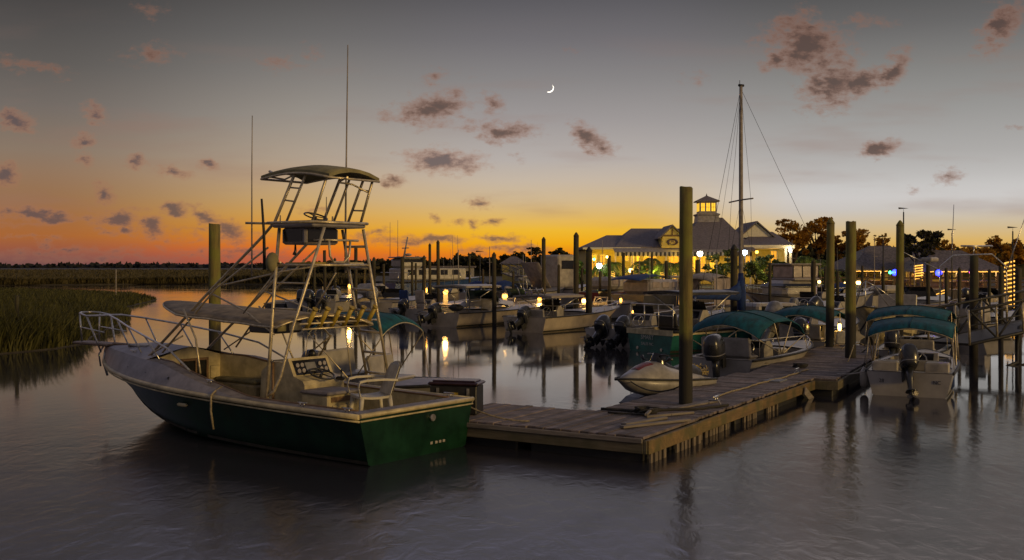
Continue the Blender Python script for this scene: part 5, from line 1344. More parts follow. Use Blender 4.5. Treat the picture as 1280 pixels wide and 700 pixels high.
# ------------------------------------------------------------------ far docks, pedestals, lamps
def fardock(label, a, b, w=1.4, z=.42, posts=True):
    a = Vector(a); b = Vector(b); d = b-a; L = d.length
    t = thing('far_dock', label, 'dock', (a.x,a.y,0), math.atan2(d.y,d.x), 'floating docks across the basin')
    MB().bbox((L/2,0,z-.04), (L,w,.07), .01).build('decking', MATS['deck_wood'], t)
    m = MB()
    for sy in (1,-1): m.box((L/2, sy*(w/2+.025), z-.16), (L,.05,.22))
    m.build('fascia', MATS['plank_grey'], t)
    m = MB(); x = .3
    while x < L-.3:
        m.bbox((x+.35,0,.08), (.7,w-.12,.34), .03); x += 1.0
    pieces(m, 'float', MATS['rubber'], t)
    return t
fardock('long floating dock behind the hardtop cuddy and T-top boats', on(540,53.5), on(860,52.0))
fardock('floating dock at the left end under the tower legs', on(372,66), on(540,66.5))
fardock('finger dock beside the hardtop cuddy boat', on(575,46.8), on(648,52.6), .9)
fardock('finger dock in front of the pale T-top boat', on(648,42.6), on(735,52), .9)
fardock('floating dock along the white boats under the tiki bar', on(985,66), on(1290,63), 1.6)
fardock('floating dock behind the flybridge cruiser', on(872,60), on(1000,62), 1.4)
fardock('floating dock passing behind the sailboat', on(780,44), on(990,42.5), 1.0)
def pedestal(label, px, py, d, m='lamp_amber', r=.10, zb=.42):
    z = az(py, d)
    t = thing('dock_pedestal', label, 'dock lamp', (ax(px,d), d, 0), 0, 'lit power pedestals on the docks')
    z0 = min(zb, z-.5)
    MB().bbox((0,0,(z0+z-.12)/2), (.24,.24,z-.12-z0), .03).build('post', MATS['plastic_white'], t)
    MB().lathe([(r*.6,z-.12),(r,z-.06),(r,z+.04),(r*.5,z+.09),(.004,z+.10)], (0,0,0), 10).build('lamp_glass', MATS[m], t)
    MB().lathe([(r*1.25,z+.08),(r*1.1,z+.12),(.004,z+.17)], (0,0,0), 10).build('cap', MATS['plastic_white'], t)
pedestal('small amber dock lamp left of the brighter one under the tower', 405.5, 356, 66, r=.07)
pedestal('bright amber dock lamp seen between the tower back rail and ladder', 437.5, 357.5, 64, r=.12)
pedestal('dim amber lamp in front of the thick piling of the cluster', 532, 362.5, 52.5, r=.08)
pedestal('bright amber lamp just right of the tallest cluster piling', 557, 365, 53.5, r=.12)
pedestal('bright amber lamp right of the lone pointed piling', 631, 370, 52.8, r=.13)
pedestal('amber lamp beside the console of the pale T-top boat', 674.5, 373, 52.2, r=.10)
pedestal('bright lamp left of the thick piling by the T-top boat bow', 730.5, 376, 51.5, 'lamp_gold', r=.13)
pedestal('small amber lamp on a white pedestal above the twin outboards', 776, 375, 52, r=.06)
pedestal('low amber lamp near the waterline behind the twin-engine boat', 792, 390, 46, r=.07)
pedestal('gold dock lamp left of the blue spotlight at the tiki bar', 1073, 353, 64, 'lamp_gold', r=.14)
pedestal('amber glowing post standing for the orange-lit side of a piling, beside the tall pointed one', 1049.5, 408, 29.6, 'lamp_gold', r=.05)  # glowing post in place of orange light falling on a piling's side
pedestal('small amber dock lamp low behind the hardtop cuddy windscreen', 596, 372, 55, r=.07)
pedestal('small amber lamp between the ramp and the T-top boat', 655, 366, 62, r=.07)
pedestal('tiny amber lamp left of the lone pointed piling', 611, 366, 62, r=.07)
pedestal('small amber lamp behind the teal workboat console', 858, 378, 48, r=.07)
pedestal('small gold lamp low on the terrace right of the flybridge cruiser', 1024, 352, 76, 'lamp_gold', r=.11, zb=.75)
pedestal('small gold lamp on the terrace beside the flat-topped piling', 1057, 354, 74, 'lamp_gold', r=.11, zb=.75)
for px, py, d in ((437.5,357.5,63.4),(557,365,53),(631,370,52.2),(730.5,376,51),(674.5,373,51.6)):
    l = bpy.data.lights.new('pedestal_light','POINT'); l.energy = 50; l.color = (1,.52,.12); l.shadow_soft_size = .12
    o = bpy.data.objects.new('pedestal_light', l); COL.objects.link(o); o.location = (ax(px,d), d-.3, az(py,d)+.1)
def pt(x, y, z, e, col, r=.2):
    l = bpy.data.lights.new('lamp_light','POINT'); l.energy = e; l.color = col; l.shadow_soft_size = r
    o = bpy.data.objects.new('lamp_light', l); COL.objects.link(o); o.location = (x,y,z)
def pole_lamp(label, px, py, d, zb, m, r, col, e, arm=0):
    z = az(py,d); t = thing('lamp_post', label, 'lamp', (ax(px,d), d, 0), 0, 'lamp posts along the shore')
    MB().tube([(0,0,zb),(0,0,z-.1)] if not arm else [(-arm,0,zb),(-arm,0,z-.3),(-arm*.4,0,z),(0,0,z+.05)], .045, 6).build('pole', MATS['rubber'], t)
    MB().ball((0,0,z), r, 10, 7).build('lamp_globe', MATS[m], t)
    MB().lathe([(r*1.1,z+r*.75),(r*.6,z+r*1.2),(.004,z+r*1.5)]).build('hood', MATS['rubber'], t)
    if e: pt(ax(px,d), d-.5, z+.2, e, col)
pole_lamp('brilliant white lamp on a post left of the palms', 749, 332, 92, .8, 'lamp_white', .24, (1,.95,.8), 160)
pole_lamp('gold lamp on a leaning arm before the palms', 788.5, 338, 88, .8, 'lamp_gold', .2, (1,.7,.25), 80, .6)
pole_lamp('white globe lamp just right of the tallest dock piling', 875, 317, 96, .8, 'lamp_white', .26, (1,.85,.5), 110)
pole_lamp('bluish white lamp right of the sailboat mast', 931, 315.5, 98, .8, 'lamp_cool', .24, (.7,.8,1), 50)
pole_lamp('small white lamp low beside the slim post right of the cruiser', 989, 345, 80, .8, 'lamp_white', .15, (1,.9,.7), 40)
pole_lamp('orange lamp under the right eave beside the awning', 946, 315, 104, .8, 'lamp_amber', .16, (1,.5,.1), 30)
pole_lamp('green lamp left of the palms on the restaurant lawn', 742.5, 324, 96, .8, 'lamp_green', .12, (.2,1,.3), 40)
pole_lamp('small amber lamp above the palms under the left eave', 759, 321, 104, .8, 'lamp_gold', .14, (1,.6,.15), 50)

# ------------------------------------------------------------------ shore
shore = MB()
poly = [(ax(470,130),130),(ax(640,118),118),(ax(700,86),86),(ax(860,82),82),(ax(1000,80),80),(ax(1300,74),74),(90,74),(260,160),(260,420),(-30,420),(ax(430,180),180)]
shore.prism(poly, -.6, .75); struct(shore.build('ground', MATS['shore_soil']))
bh_ = MB(); q = poly[2:7]
for a, b in zip(q, q[1:]):
    a = Vector(a); b = Vector(b); L = (b-a).length; c = (a+b)/2
    bh_.box((c.x,c.y-.08,.25), (L,.14,1.3), rz=math.atan2((b-a).y,(b-a).x))
tag(bh_.build('bulkhead_wall', MATS['slat_wood']), 'low timber bulkhead holding the shore below the restaurant', 'wall')
# terrace rail before the restaurant and bar
tr = thing('terrace_rail', 'dark wooden terrace rail running along the shore below the bars', 'railing', (ax(985,79),79,.75))
Lr = ax(1290,76)-ax(985,79); m = MB(); x = 0
while x < Lr: m.box((x,-3*x/Lr*.9,.5), (.12,.12,1.0)); x += 1.9
pieces(m, 'post', MATS['bar_wood'], tr)
m = MB()
for z in (.35,.68,1.0): m.box((Lr/2,-1.35,z), (Lr,.06,.09), rz=-2.7/Lr)
m.build('rail', MATS['bar_wood'], tr)

# far marsh flats and the near marsh point
fm = MB()
NX = 60; front = []
rnd = random.Random(2)
for i in range(NX+1):
    x = -420 + (ax(462,150)+420)*i/NX
    front.append((x, 146+6*math.sin(i*.7)+rnd.uniform(-2,2)))
fm.prism(front+[(ax(470,200)+40,420),(300,1500),(-1500,1500),(-900,300)], -.5, .12); struct(fm.build('marsh_flat', MATS['mud']))
def blades(name, matn, spots, label, seed):
    rnd = random.Random(seed); v = []; f = []
    for (x, y, z0, h, w) in spots:
        a = rnd.uniform(0, PI); dx, dy = math.cos(a)*w/2, math.sin(a)*w/2
        lx, ly = rnd.gauss(.06,.34)*h, rnd.gauss(0,.34)*h; o = len(v)
        v += [(x-dx,y-dy,z0),(x+dx,y+dy,z0),(x+dx*.7+lx*.4,y+dy*.7+ly*.4,z0+h*.6),(x-dx*.7+lx*.4,y-dy*.7+ly*.4,z0+h*.6),(x+lx,y+ly,z0+h)]
        f += [(o,o+1,o+2,o+3),(o+3,o+2,o+4)]
    me = bpy.data.meshes.new(name); me.from_pydata(v, [], f); me.materials.append(MATS[matn])
    ob = bpy.data.objects.new(name, me); COL.objects.link(ob); tag(ob, label, 'marsh grass', None, 'stuff'); return ob
sp = []; rnd = random.Random(9)
for _ in range(30000):
    y = 147 + 420*rnd.random()**3.2
    x = rnd.uniform(-y*.62, min(ax(470,y), ax(470,150)+(y-150)*.1))
    sp.append((x, y+6*math.sin((x+420)/(ax(462,150)+420)*60*.7)*max(0,1-(y-147)/40), .1, rnd.uniform(.85,1.25)*(1+.2*math.sin(x*.13)), .30+y*.0012))
blades('far_marsh_grass', 'far_marsh_blade', sp, 'flat olive band of marsh grass stretching to the far horizon', 3)
# marsh point: outline on the water
outline = [pix(-120,452), pix(-40,446), pix(20,441), pix(70,436), pix(104,430), pix(116,420), pix(132,412), pix(160,402), pix(163,392), pix(150,386), pix(170,381), pix(196,374.5), pix(172,369.5), pix(140,366.5), pix(95,363.5), pix(30,361.5), pix(-140,361)]
ol = [(p.x,p.y) for p in outline]
pm = MB(); pm.prism(ol, -.4, .035); struct(pm.build('mud_bank', MATS['mud']))
def inside(x, y):
    c = False; n = len(ol)
    for i in range(n):
        (x1,y1),(x2,y2) = ol[i], ol[(i+1) % n]
        if (y1 > y) != (y2 > y) and x < (x2-x1)*(y-y1)/(y2-y1)+x1: c = not c
    return c
def edge(x, y):
    best = 9e9; n = len(ol)
    for i in range(n):
        a = Vector(ol[i]); b = Vector(ol[(i+1) % n]); p = Vector((x,y)); d = b-a
        k = max(0, min(1, (p-a).dot(d)/d.length_squared)); best = min(best, (a+d*k-p).length)
    return best
sp = []; rnd = random.Random(12); n_ = 0
while n_ < 52000:
    u_ = rnd.random(); y = 29.5 + 90*u_**2.1; x = rnd.uniform(-.56*y, -.33*y)
    if not inside(x, y): continue
    e = edge(x, y)
    if e < .05 and rnd.random() < .5: continue
    clump = .5+.5*math.sin(x*.9+1.3*math.sin(y*.35))*math.cos(y*.5+.7*math.sin(x*.6))
    tall = 1.55 if (y < 37+3*math.sin(x*.8)) else (1.1 if y < 56 else .85)
    h = tall*(.55+.45*clump)*rnd.uniform(.45,1.2)*min(1, .5+e*.35)
    if y > 66: h *= max(.35, 1-(y-66)/60)
    sp.append((x, y, .02, h, .022+.0011*y)); n_ += 1
blades('marsh_grass', 'marsh_blade', sp, 'dense olive marsh grass covering the near point at left', 5)
# distant woods
def ridge(name, pts, depth, label, seed, leafn, lw, mat_='far_wood'):
    rnd = random.Random(seed); m = MB(); top = []; bot = []
    rows = [[],[],[],[]]
    for (x, y, h) in pts:
        rows[0].append(Vector((x,y,-.2))); rows[1].append(Vector((x,y+depth*.1,h*.75))); rows[2].append(Vector((x,y+depth*.4,h*.92))); rows[3].append(Vector((x,y+depth,-.2)))
    m.loft(rows[::-1], closed=False, smooth=False)
    for _ in range(leafn):
        i = rnd.randrange(len(pts)-1); k = rnd.random(); a, b = pts[i], pts[i+1]
        x = a[0]+(b[0]-a[0])*k; y = a[1]+(b[1]-a[1])*k+rnd.uniform(-.1,.5)*depth; h = a[2]+(b[2]-a[2])*k
        z = h*rnd.uniform(.55,1.06)-abs(rnd.gauss(0,.1))*h*.3; q = Matrix.Rotation(rnd.uniform(0,6.28),3,Vector((rnd.gauss(0,1),rnd.gauss(0,1),rnd.gauss(0,1))).normalized())
        w = lw*rnd.uniform(.5,1.2)
        m.add([Vector((x,y,z))+q@Vector(p) for p in ((-w,-w*.6,0),(w,-w*.5,0),(w*.8,w*.6,0),(-w*.7,w*.5,0))], [(0,1,2,3)])
    o = m.build(name, MATS[mat_]); return tag(o, label, 'woods', None, 'stuff')
rnd = random.Random(31)
P1 = [(x, 1450, 5.2+1.2*math.sin(x*.011)+rnd.uniform(-.5,.5)+max(0,(-x-500))*.004) for x in range(-1400, 60, 16)]
ridge('far_woods', P1, 60, 'low dark line of woods on the far left horizon', 1, 1500, 4)
P2 = []
for px in range(380, 800, 4):
    d = 215 - 30*(px-380)/420; yt = 330-(px-380)/100*3.6 if px < 480 else (325.5-2*math.sin(px*.09)-1.6*math.sin(px*.23) if px < 560 else 322.5-2.2*math.sin(px*.11)-1.8*math.sin(px*.31)-4*max(0,(px-640)/150))
    P2.append((ax(px,d), d, az(yt,d)+.3*rnd.uniform(-1,1)))
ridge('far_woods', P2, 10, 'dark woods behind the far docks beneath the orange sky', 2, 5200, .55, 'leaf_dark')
P3 = []
for px in range(980, 1420, 5):
    d = 150; yt = 312-4*math.sin(px*.05)-3*math.sin(px*.13)+ (4 if 1030 < px < 1060 else 0)
    P3.append((ax(px,d), d, az(yt,d)+.3*rnd.uniform(-1,1)))
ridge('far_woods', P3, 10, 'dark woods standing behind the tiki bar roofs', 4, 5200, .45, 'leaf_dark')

# ------------------------------------------------------------------ trees
def tree(name, label, px, d, ytop, w_px, ground=.75, leafm='leaf_oak', seed=0, n=2200, trunk_r=.22, open_=.5, cat='tree', group='trees around the restaurant', low=.35, leaf=.17, flat=.8):
    rnd = random.Random(seed); x0 = ax(px,d); zt = az(ytop,d); h = zt-ground; w = w_px/2/F*d
    t = thing(name, label, cat, (x0,d,ground), 0, group)
    tm = MB(); clumps = []
    tm.tube([(0,0,-.1),(rnd.uniform(-.1,.1),0,h*low*.6),(rnd.uniform(-.2,.2),0,h*low)], [trunk_r*1.3,trunk_r,trunk_r*.8], 8)
    nb = 7+int(5*open_)
    for k in range(nb):
        a = 2*PI*k/nb+rnd.uniform(-.4,.4); rr = rnd.uniform(.35,.85); zz = h*rnd.uniform(low+.12,.95)
        e = Vector((w*rr*math.cos(a), w*.8*rr*math.sin(a), zz)); mid = Vector((e.x*.45, e.y*.45, h*low+(zz-h*low)*.55))
        tm.tube([(0,0,h*low*.9), mid, e], [trunk_r*.55,trunk_r*.35,trunk_r*.12], 6)
        clumps.append((e, rnd.uniform(.26,.44)*w))
        for _ in range(2):
            e2 = e+Vector((rnd.gauss(0,.28)*w, rnd.gauss(0,.28)*w, rnd.gauss(0,.10)*h)); tm.tube([mid.lerp(e,.6), e2], [trunk_r*.2,trunk_r*.06], 5); clumps.append((e2, rnd.uniform(.18,.34)*w))
    tm.build('trunk', MATS['trunk_bark'], t)
    lm = MB()
    for _ in range(n):
        c, r_ = rnd.choice(clumps); g = Vector((rnd.gauss(0,1),rnd.gauss(0,1),rnd.gauss(0,flat)))
        p = c+g.normalized()*r_*rnd.random()**.45; p.z = c.z+(p.z-c.z)*flat*.8
        if p.z > h*1.03: p.z = h*1.03-rnd.random()*.2
        q = Matrix.Rotation(rnd.uniform(0,6.28),3,Vector((rnd.gauss(0,1),rnd.gauss(0,1),rnd.gauss(0,1))).normalized()); s_ = leaf*rnd.uniform(.6,1.4)
        lm.add([p+q@Vector(v) for v in ((-s_,-s_*.5,0),(s_*.9,-s_*.6,0),(s_,s_*.4,0),(-s_*.6,s_*.6,0))], [(0,1,2,3)])
    lm.build('crown', MATS[leafm], t); return t
tree('oak_tree', 'airy backlit oak right of the restaurant, leftmost of the pair with sky between them', 994, 122, 277, 44, seed=1, n=1500, open_=.9, low=.5)
tree('oak_tree', 'airy backlit oak just left of the tall pointed piling', 1021, 124, 274, 46, seed=2, n=1700, open_=.9, low=.45)
tree('oak_tree', 'low oak crown between the tall pointed and flat-topped pilings', 1046, 124, 295, 30, seed=3, n=900)
tree('oak_tree', 'rounded oak right of the flat-topped piling, left of the tiki roof', 1084, 122, 290, 54, seed=4, n=2000)
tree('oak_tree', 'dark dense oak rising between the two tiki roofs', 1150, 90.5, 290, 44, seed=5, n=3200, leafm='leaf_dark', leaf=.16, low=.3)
tree('oak_tree', 'small backlit treetop behind the ridge of the tiki roof', 1180, 118, 299, 34, seed=6, n=900)
tree('oak_tree', 'broad low treetop above the right tiki roof', 1222, 116, 304, 66, seed=7, n=2000)
tree('oak_tree', 'tall dark oak at the right edge beside the arched boat tower', 1263, 98, 292, 46, seed=8, n=2600, leafm='leaf_oak')
tree('oak_tree', 'small shadowy tree left of the restaurant, behind the tallest mirrored piling', 706, 112, 315, 26, seed=9, n=900, leafm='leaf_shrub')
tree('pine_tree', 'lone pine above the woods, leftmost of the three', 647, 178, 315, 14, ground=.4, seed=10, n=420, low=.72, trunk_r=.14, flat=.45, leafm='leaf_dark', leaf=.2, group='pines above the woods')
tree('pine_tree', 'tall pine with a flat layered crown, middle of the three', 669, 178, 311, 20, ground=.4, seed=11, n=520, low=.72, trunk_r=.14, flat=.4, leafm='leaf_dark', leaf=.2, group='pines above the woods')
tree('pine_tree', 'pine with a rounded crown beside the pale T-top boat piling', 698, 172, 311, 22, ground=.4, seed=12, n=700, low=.62, trunk_r=.15, leafm='leaf_dark', leaf=.2, group='pines above the woods')
for k, (px, d, yt, w, lab) in enumerate(((905,97,313,42,'big dark shrub in front of the awning, left of the sailboat mast'),(960,99,318,40,'leafy shrub under the right porch roof, behind the cruiser bridge'),(945,96,326,30,'rounded shrub beside the orange lamp'),(820,94,333,44,'shrub bed lit yellow below the striped awning'),(764,93,334,30,'lit shrub left of the restaurant door'),(1012,97,322,34,'shrub right of the porch column'),(1042,92,340,40,'low shrubs beside the terrace, behind the tall pointed piling'),(722,97,328,22,'lit green shrub by the white lamp'))):
    tree('shrub', lab, px, d, yt, w, seed=40+k, n=1000, trunk_r=.07, low=.15, leafm='leaf_shrub', leaf=.14, cat='shrub', group='shrubs around the restaurant')
def palm(label, px, d, ytop, wrapped=False, seed=0, lean=.0):
    rnd = random.Random(seed); zt = az(ytop,d)-.75; t = thing('palm_tree', label, 'palm', (ax(px,d),d,.75), 0, 'palms before the restaurant')
    hz = zt*.80; top = Vector((lean,0,hz))
    MB().tube([(0,0,-.1),(lean*.4,0,hz*.5),tuple(top)], [.17,.13,.12], 8).build('trunk', MATS['palm_bark'], t)
    m = MB()
    for k in range(20):
        a = 2*PI*k/20+rnd.uniform(-.15,.15); L = rnd.uniform(1.0,1.45); up = rnd.uniform(.1,.9)
        pts = []
        for i in range(7):
            s_ = i/6; pts.append(top+Vector((math.cos(a)*L*s_, math.sin(a)*L*s_, up*s_*1.1-(1.0+up*.6)*s_*s_)))
        m.tube(pts, [.02]*6+[.006], 4)
        side = Vector((-math.sin(a), math.cos(a), 0))
        for i in range(1,7):
            for sg in (1,-1):
                for j in (0,.5):
                    p = pts[i].lerp(pts[i-1], j); l = .40*(1-.35*abs(i/6-.45)); tip = p+side*sg*l*.8+(pts[i]-pts[i-1])*.8+Vector((0,0,-.16))
                    w = (pts[i]-pts[i-1]).normalized()*.045
                    m.add([p-w,p+w,tip], [(0,1,2)])
    m.build('crown', MATS['leaf_palm'], t)
    if wrapped:
        w = MB(); w.tube([Vector((lean*(.05+.9*i/90)+.19*math.cos(i*.62), .19*math.sin(i*.62), hz*(.05+.62*i/90))) for i in range(90)], .022, 4); w.build('light_string', MATS['string_gold'], t)
palm('small palm left of the light-wrapped trunk, near the white lamp', 752, 97, 326, seed=1)
palm('palm with a trunk wrapped in gold lights, leftmost of the wrapped ones', 766, 91, 322, True, 2)
palm('feathery palm under the striped awning', 801, 95, 321, seed=3, lean=.2)
palm('tall palm with bright green fronds before the awning', 815, 98, 316, seed=4)
palm('palm with a gold-wrapped trunk beside the dark piling', 828, 90, 324, True, 5)
palm('palm with a gold-wrapped trunk nearest the tallest dock piling', 843, 91, 323, True, 6)
palm('palm half behind the tallest dock piling, unlit trunk', 852, 97, 322, seed=7)
palm('palm left of the maroon boat, wrapped in gold lights', 710, 97, 322, True, 8)
palm('palm in front of the porch column, right of the cruiser', 1006, 93, 313, seed=9)
palm('palm beside the tall pointed piling, over the terrace', 1026, 95, 318, seed=10, lean=-.2)
palm('palm right of the right eave among the shrubs', 974, 100, 322, seed=11)
for (px, py, d, e, col) in ((766,345,88,60,(1,.75,.15)),(815,343,91,110,(.9,.85,.12)),(832,340,87.5,60,(1,.7,.12)),(800,345,90,100,(.75,.9,.12)),(742,342,91.5,80,(.35,1,.2)),(712,340,94,60,(1,.6,.1)),(900,338,94,40,(.9,.8,.2)),(851,340,88,60,(1,.75,.15)),(1010,345,89,90,(1,.75,.2)),(1035,345,89,80,(.9,.8,.2)),(955,335,95,40,(.9,.8,.2))):
    pt(ax(px,d), d-.6, az(py,d)+.2, e*1.9, col, .15)

# ------------------------------------------------------------------ the restaurant
D0 = 110.0; kx = D0/F
def bx(px): return (px-640)*kx
def bzz(py): return HC+(YH-py)*kx
KR = (D0+6.6)/D0                 # the ridges stand 6.6 m behind the front wall
def bxr(px): return bx(px)*KR
def bzr(py): return HC+(YH-py)*kx*KR
rest = thing('restaurant', 'lit waterfront restaurant with grey hip roofs, a dormer sign, striped awning and glowing cupola', 'building', (0,0,0))
YB = D0
def hip(mb, x0, x1, y0, y1, ze, xa, xb, zr, th=.18):
    ym = (y0+y1)/2
    v = [(x0,y0,ze),(x1,y0,ze),(x1,y1,ze),(x0,y1,ze),(xa,ym,zr),(xb,ym,zr)]
    lo = [(a,b,c-th) for a,b,c in v[:4]]
    mb.add(v+lo, [(0,1,5,4),(1,2,5),(2,3,4,5),(3,0,4),(9,8,7,6),(0,6,7,1),(1,7,8,2),(2,8,9,3),(3,9,6,0)])
    return mb
# walls
w = MB(); zg = .75; ze = bzz(311)
w.box(((bx(733)+bx(985))/2, YB+7, (zg+ze)/2), (bx(985)-bx(733), 12.0, ze-zg)); w.build('wall', MATS['siding'], rest)
hip(MB(), bx(727), bx(800), YB-.6, YB+13.5, bzz(309.5), bxr(758), bxr(792), bzr(294)).build('roof', MATS['roof_shingle'], rest)
hip(MB(), bx(768), bx(900), YB-.4, YB+13.8, bzz(309.0), bxr(789), bxr(880), bzr(285.5)).build('roof', MATS['roof_shingle'], rest)
hip(MB(), bx(836), bx(940), YB-1.6, YB+14.6, bzz(312), bxr(877), bxr(903), bzr(272)).build('roof', MATS['roof_shingle'], rest)
hip(MB(), bx(922), bx(991), YB-1.0, YB+12.0, bzz(306.5), bxr(940), bxr(962), bzr(290)).build('roof', MATS['roof_shingle'], rest)
# right gable
gx0, gx1, gp = bx(924)*1.03, bx(966)*1.03, bx(945)
def gable(name, x0, x1, zp, ze_, y0, y1, roofm, facem, trim=True, over=.35):
    xm = (x0+x1)/2
    f = MB(); f.add([(x0,y0,ze_),(x1,y0,ze_),(xm,y0,zp),(x0,y1,ze_),(x1,y1,ze_),(xm,y1,zp)], [(0,1,2),(5,4,3),(0,3,4,1)]); fo = f.build(name, MATS[facem], rest)
    r_ = MB(); dx = over*.9; dz = (zp-ze_)/(xm-x0)*dx
    for sg, xe in ((1,x0-dx),(-1,x1+dx)):
        a = [(xe,y0-over,ze_-dz+.06),(xm,y0-over,zp+.10),(xm,y1,zp+.10),(xe,y1,ze_-dz+.06)]
        b = [(p[0],p[1],p[2]+.14) for p in a]
        r_.add(a+b, [(0,3,2,1) if sg > 0 else (0,1,2,3),(4,5,6,7) if sg > 0 else (7,6,5,4),(0,1,5,4),(1,2,6,5),(2,3,7,6),(3,0,4,7)])
    r_.build('roof', MATS[roofm], fo)
    return fo
gable('gable', gx0, gx1, bzz(277.5), bzz(296), YB+3.0, YB+10, 'roof_shingle', 'trim_white')
# sign dormer
dx0, dx1 = bx(826), bx(850)
d_ = MB(); d_.box(((dx0+dx1)/2, YB+.2, (bzz(310)+bzz(296))/2), (dx1-dx0, 3.0, bzz(296)-bzz(310))); do = d_.build('dormer', MATS['siding'], rest)
dg = gable('dormer_gable', dx0, dx1, bzz(284), bzz(295.8), YB-1.28, YB+5, 'roof_shingle', 'siding')
tm_ = MB(); tm_.box(((dx0+dx1)/2, YB-1.33, bzz(295)), (dx1-dx0+.3,.08,.14)); tm_.box(((dx0+dx1)/2, YB-1.33, bzz(291)), (.1,.06,.7)); tm_.build('dormer_trim', MATS['bar_wood'], do)
sgn = MB(); cx_ = bx(838); zc_ = bzz(303)
sgn.add([Vector((cx_+.58*math.cos(2*PI*k/20), YB-1.34, zc_+.36*math.sin(2*PI*k/20))) for k in range(20)]+[Vector((cx_+.58*math.cos(2*PI*k/20), YB-1.42, zc_+.36*math.sin(2*PI*k/20))) for k in range(20)], [tuple(range(20,40))]+[(k,(k+1)%20,20+(k+1)%20,20+k) for k in range(20)])
so_ = sgn.build('oval_sign', MATS['maroon'], do)
em = MB()
for (x,z,w_,h_) in ((-.05,.12,.5,.05),(.0,-.02,.62,.05),(.02,-.15,.42,.05),(-.25,.05,.06,.12),(.22,.06,.06,.12)): em.box((cx_+x, YB-1.43, zc_+z), (w_,.02,h_))
em.build('emblem', MATS['siding'], so_)
pt((dx0+dx1)/2, YB-2.6, bzz(308), 24, (1,.62,.05), .1)
# cupola
cx_ = bxr(883); yc = YB+6.5; cu = MB()
cu.loft([[Vector((cx_+s1*a, yc+s2*a, z)) for s1,s2 in ((-1,-1),(1,-1),(1,1),(-1,1))] for a,z in ((1.25,bzr(282)),(1.15,bzr(270.5)),(1.28,bzr(269)),(1.28,bzr(268)),(.95,bzr(266.6)),(.95,bzr(252.5)))], True, False, True, False)
co_ = cu.build('cupola', MATS['gelcoat_grey'], rest)
for k in range(3):
    o_ = MB(); o_.box((cx_-.58+.58*k, yc-.955, bzr(259.5)), (.40,.03,bzr(254.5)-bzr(264.5))); wo = o_.build('window', MATS['window_lit'], co_)
    o_ = MB(); o_.box((cx_-.58+.58*k, yc-.975, bzr(259.5)), (.03,.03,bzr(254.5)-bzr(264.5))); o_.box((cx_-.58+.58*k, yc-.975, bzr(259.5)), (.40,.03,.035)); o_.build('muntin', MATS['bar_wood'], wo)
    o_ = MB(); o_.box((cx_+.955, yc-.58+.58*k, bzr(259.5)), (.03,.40,bzr(254.5)-bzr(264.5))); o_.build('window', MATS['window_lit'], co_)
    o_ = MB(); o_.box((cx_-.955, yc-.58+.58*k, bzr(259.5)), (.03,.40,bzr(254.5)-bzr(264.5))); o_.build('window', MATS['window_lit'], co_)
hip(MB(), cx_-1.25, cx_+1.25, yc-1.25, yc+1.25, bzr(251.5), cx_-.02, cx_+.02, bzr(244.5), .12).build('cupola_roof', MATS['roof_shingle'], co_)
MB().lathe([(.05,bzr(245)),(.09,bzr(244)),(.03,bzr(243)),(.005,bzr(241.5))], (cx_,yc,0)).build('finial', MATS['rubber'], co_)
# awning with scalloped fringe along the front
aw = MB(); xa, xb = bx(765), bx(932)
g = [[Vector((xa+(xb-xa)*i/24, YB-2.8+1.9*j, bzz(315.5)+.45*j+.30*max(0,(i-14)/10)*0)) for i in range(25)] for j in (0,1)]
aw.sheet(g, .04, False); awo = aw.build('awning', MATS['canvas_grey'], rest)
for mi, mm in ((0,'gelcoat'),(1,'black_plastic')):
    s_ = MB(); n = 64
    for k in range(n):
        if k % 2 != mi: continue
        a = xa+(xb-xa)*k/n; b = xa+(xb-xa)*(k+1)/n; y = YB-2.81; zt_ = bzz(315.5); zb_ = zt_-.46
        s_.add([(a,y,zt_),(b,y,zt_),(b,y,zb_+.1),((a+b)/2,y,zb_),(a,y,zb_+.1),(a,y-.02,zt_),(b,y-.02,zt_),(b,y-.02,zb_+.1),((a+b)/2,y-.02,zb_),(a,y-.02,zb_+.1)], [(0,1,2,3,4),(9,8,7,6,5),(0,5,6,1),(1,6,7,2),(2,7,8,3),(3,8,9,4),(4,9,5,0)])
    s_.build('fringe', MATS[mm], awo)
pc = MB()
for k in range(9): pc.box((xa+.1+(xb-xa-.2)*k/8, YB-2.7, (zg+bzz(316))/2), (.13,.13,bzz(316)-zg))
pieces(pc, 'awning_post', MATS['trim_white'], rest)
# openings glowing from inside, framed
def opening(px0, px1, py0, py1, y, m='window_lit', nm='window', nx=2, nz=2):
    x0,x1,z0,z1 = bx(px0),bx(px1),bzz(py1),bzz(py0)
    o_ = MB(); o_.box(((x0+x1)/2, y-.02, (z0+z1)/2), (x1-x0,.06,z1-z0)); wo = o_.build(nm, MATS[m], rest)
    f_ = MB()
    for x in (x0,x1): f_.box((x, y-.06, (z0+z1)/2), (.10,.08,z1-z0+.16))
    for z in (z0,z1): f_.box(((x0+x1)/2, y-.065, z), (x1-x0+.14,.07,.10))
    for k in range(1,nx): f_.box((x0+(x1-x0)*k/nx, y-.062, (z0+z1)/2), (.05,.05,z1-z0-.1))
    for k in range(1,nz): f_.box(((x0+x1)/2, y-.068, z0+(z1-z0)*k/nz), (x1-x0-.1,.04,.05))
    f_.build('frame', MATS['trim_white'], wo)
yw = YB+1.0
for k, (a, b, c_, d__, mm) in enumerate(((740,747,318,338,'window_dim'),(751,757,318,338,'window_dim'),(779,787,319,326,'window_dim'),(790,794,318,338,'window_lit'),(797,801,318,338,'window_lit'),(806,822,320,338,'window_dim'),(838,850,320,338,'window_dim'),(866,872,320,340,'window_lit'),(877,884,320,340,'window_dim'),(889,896,320,340,'window_lit'))):
    opening(a,b,c_,d__,yw, mm, 'door' if b-a > 9 and k > 4 else 'window', 2, 2 if b-a < 9 else 1)
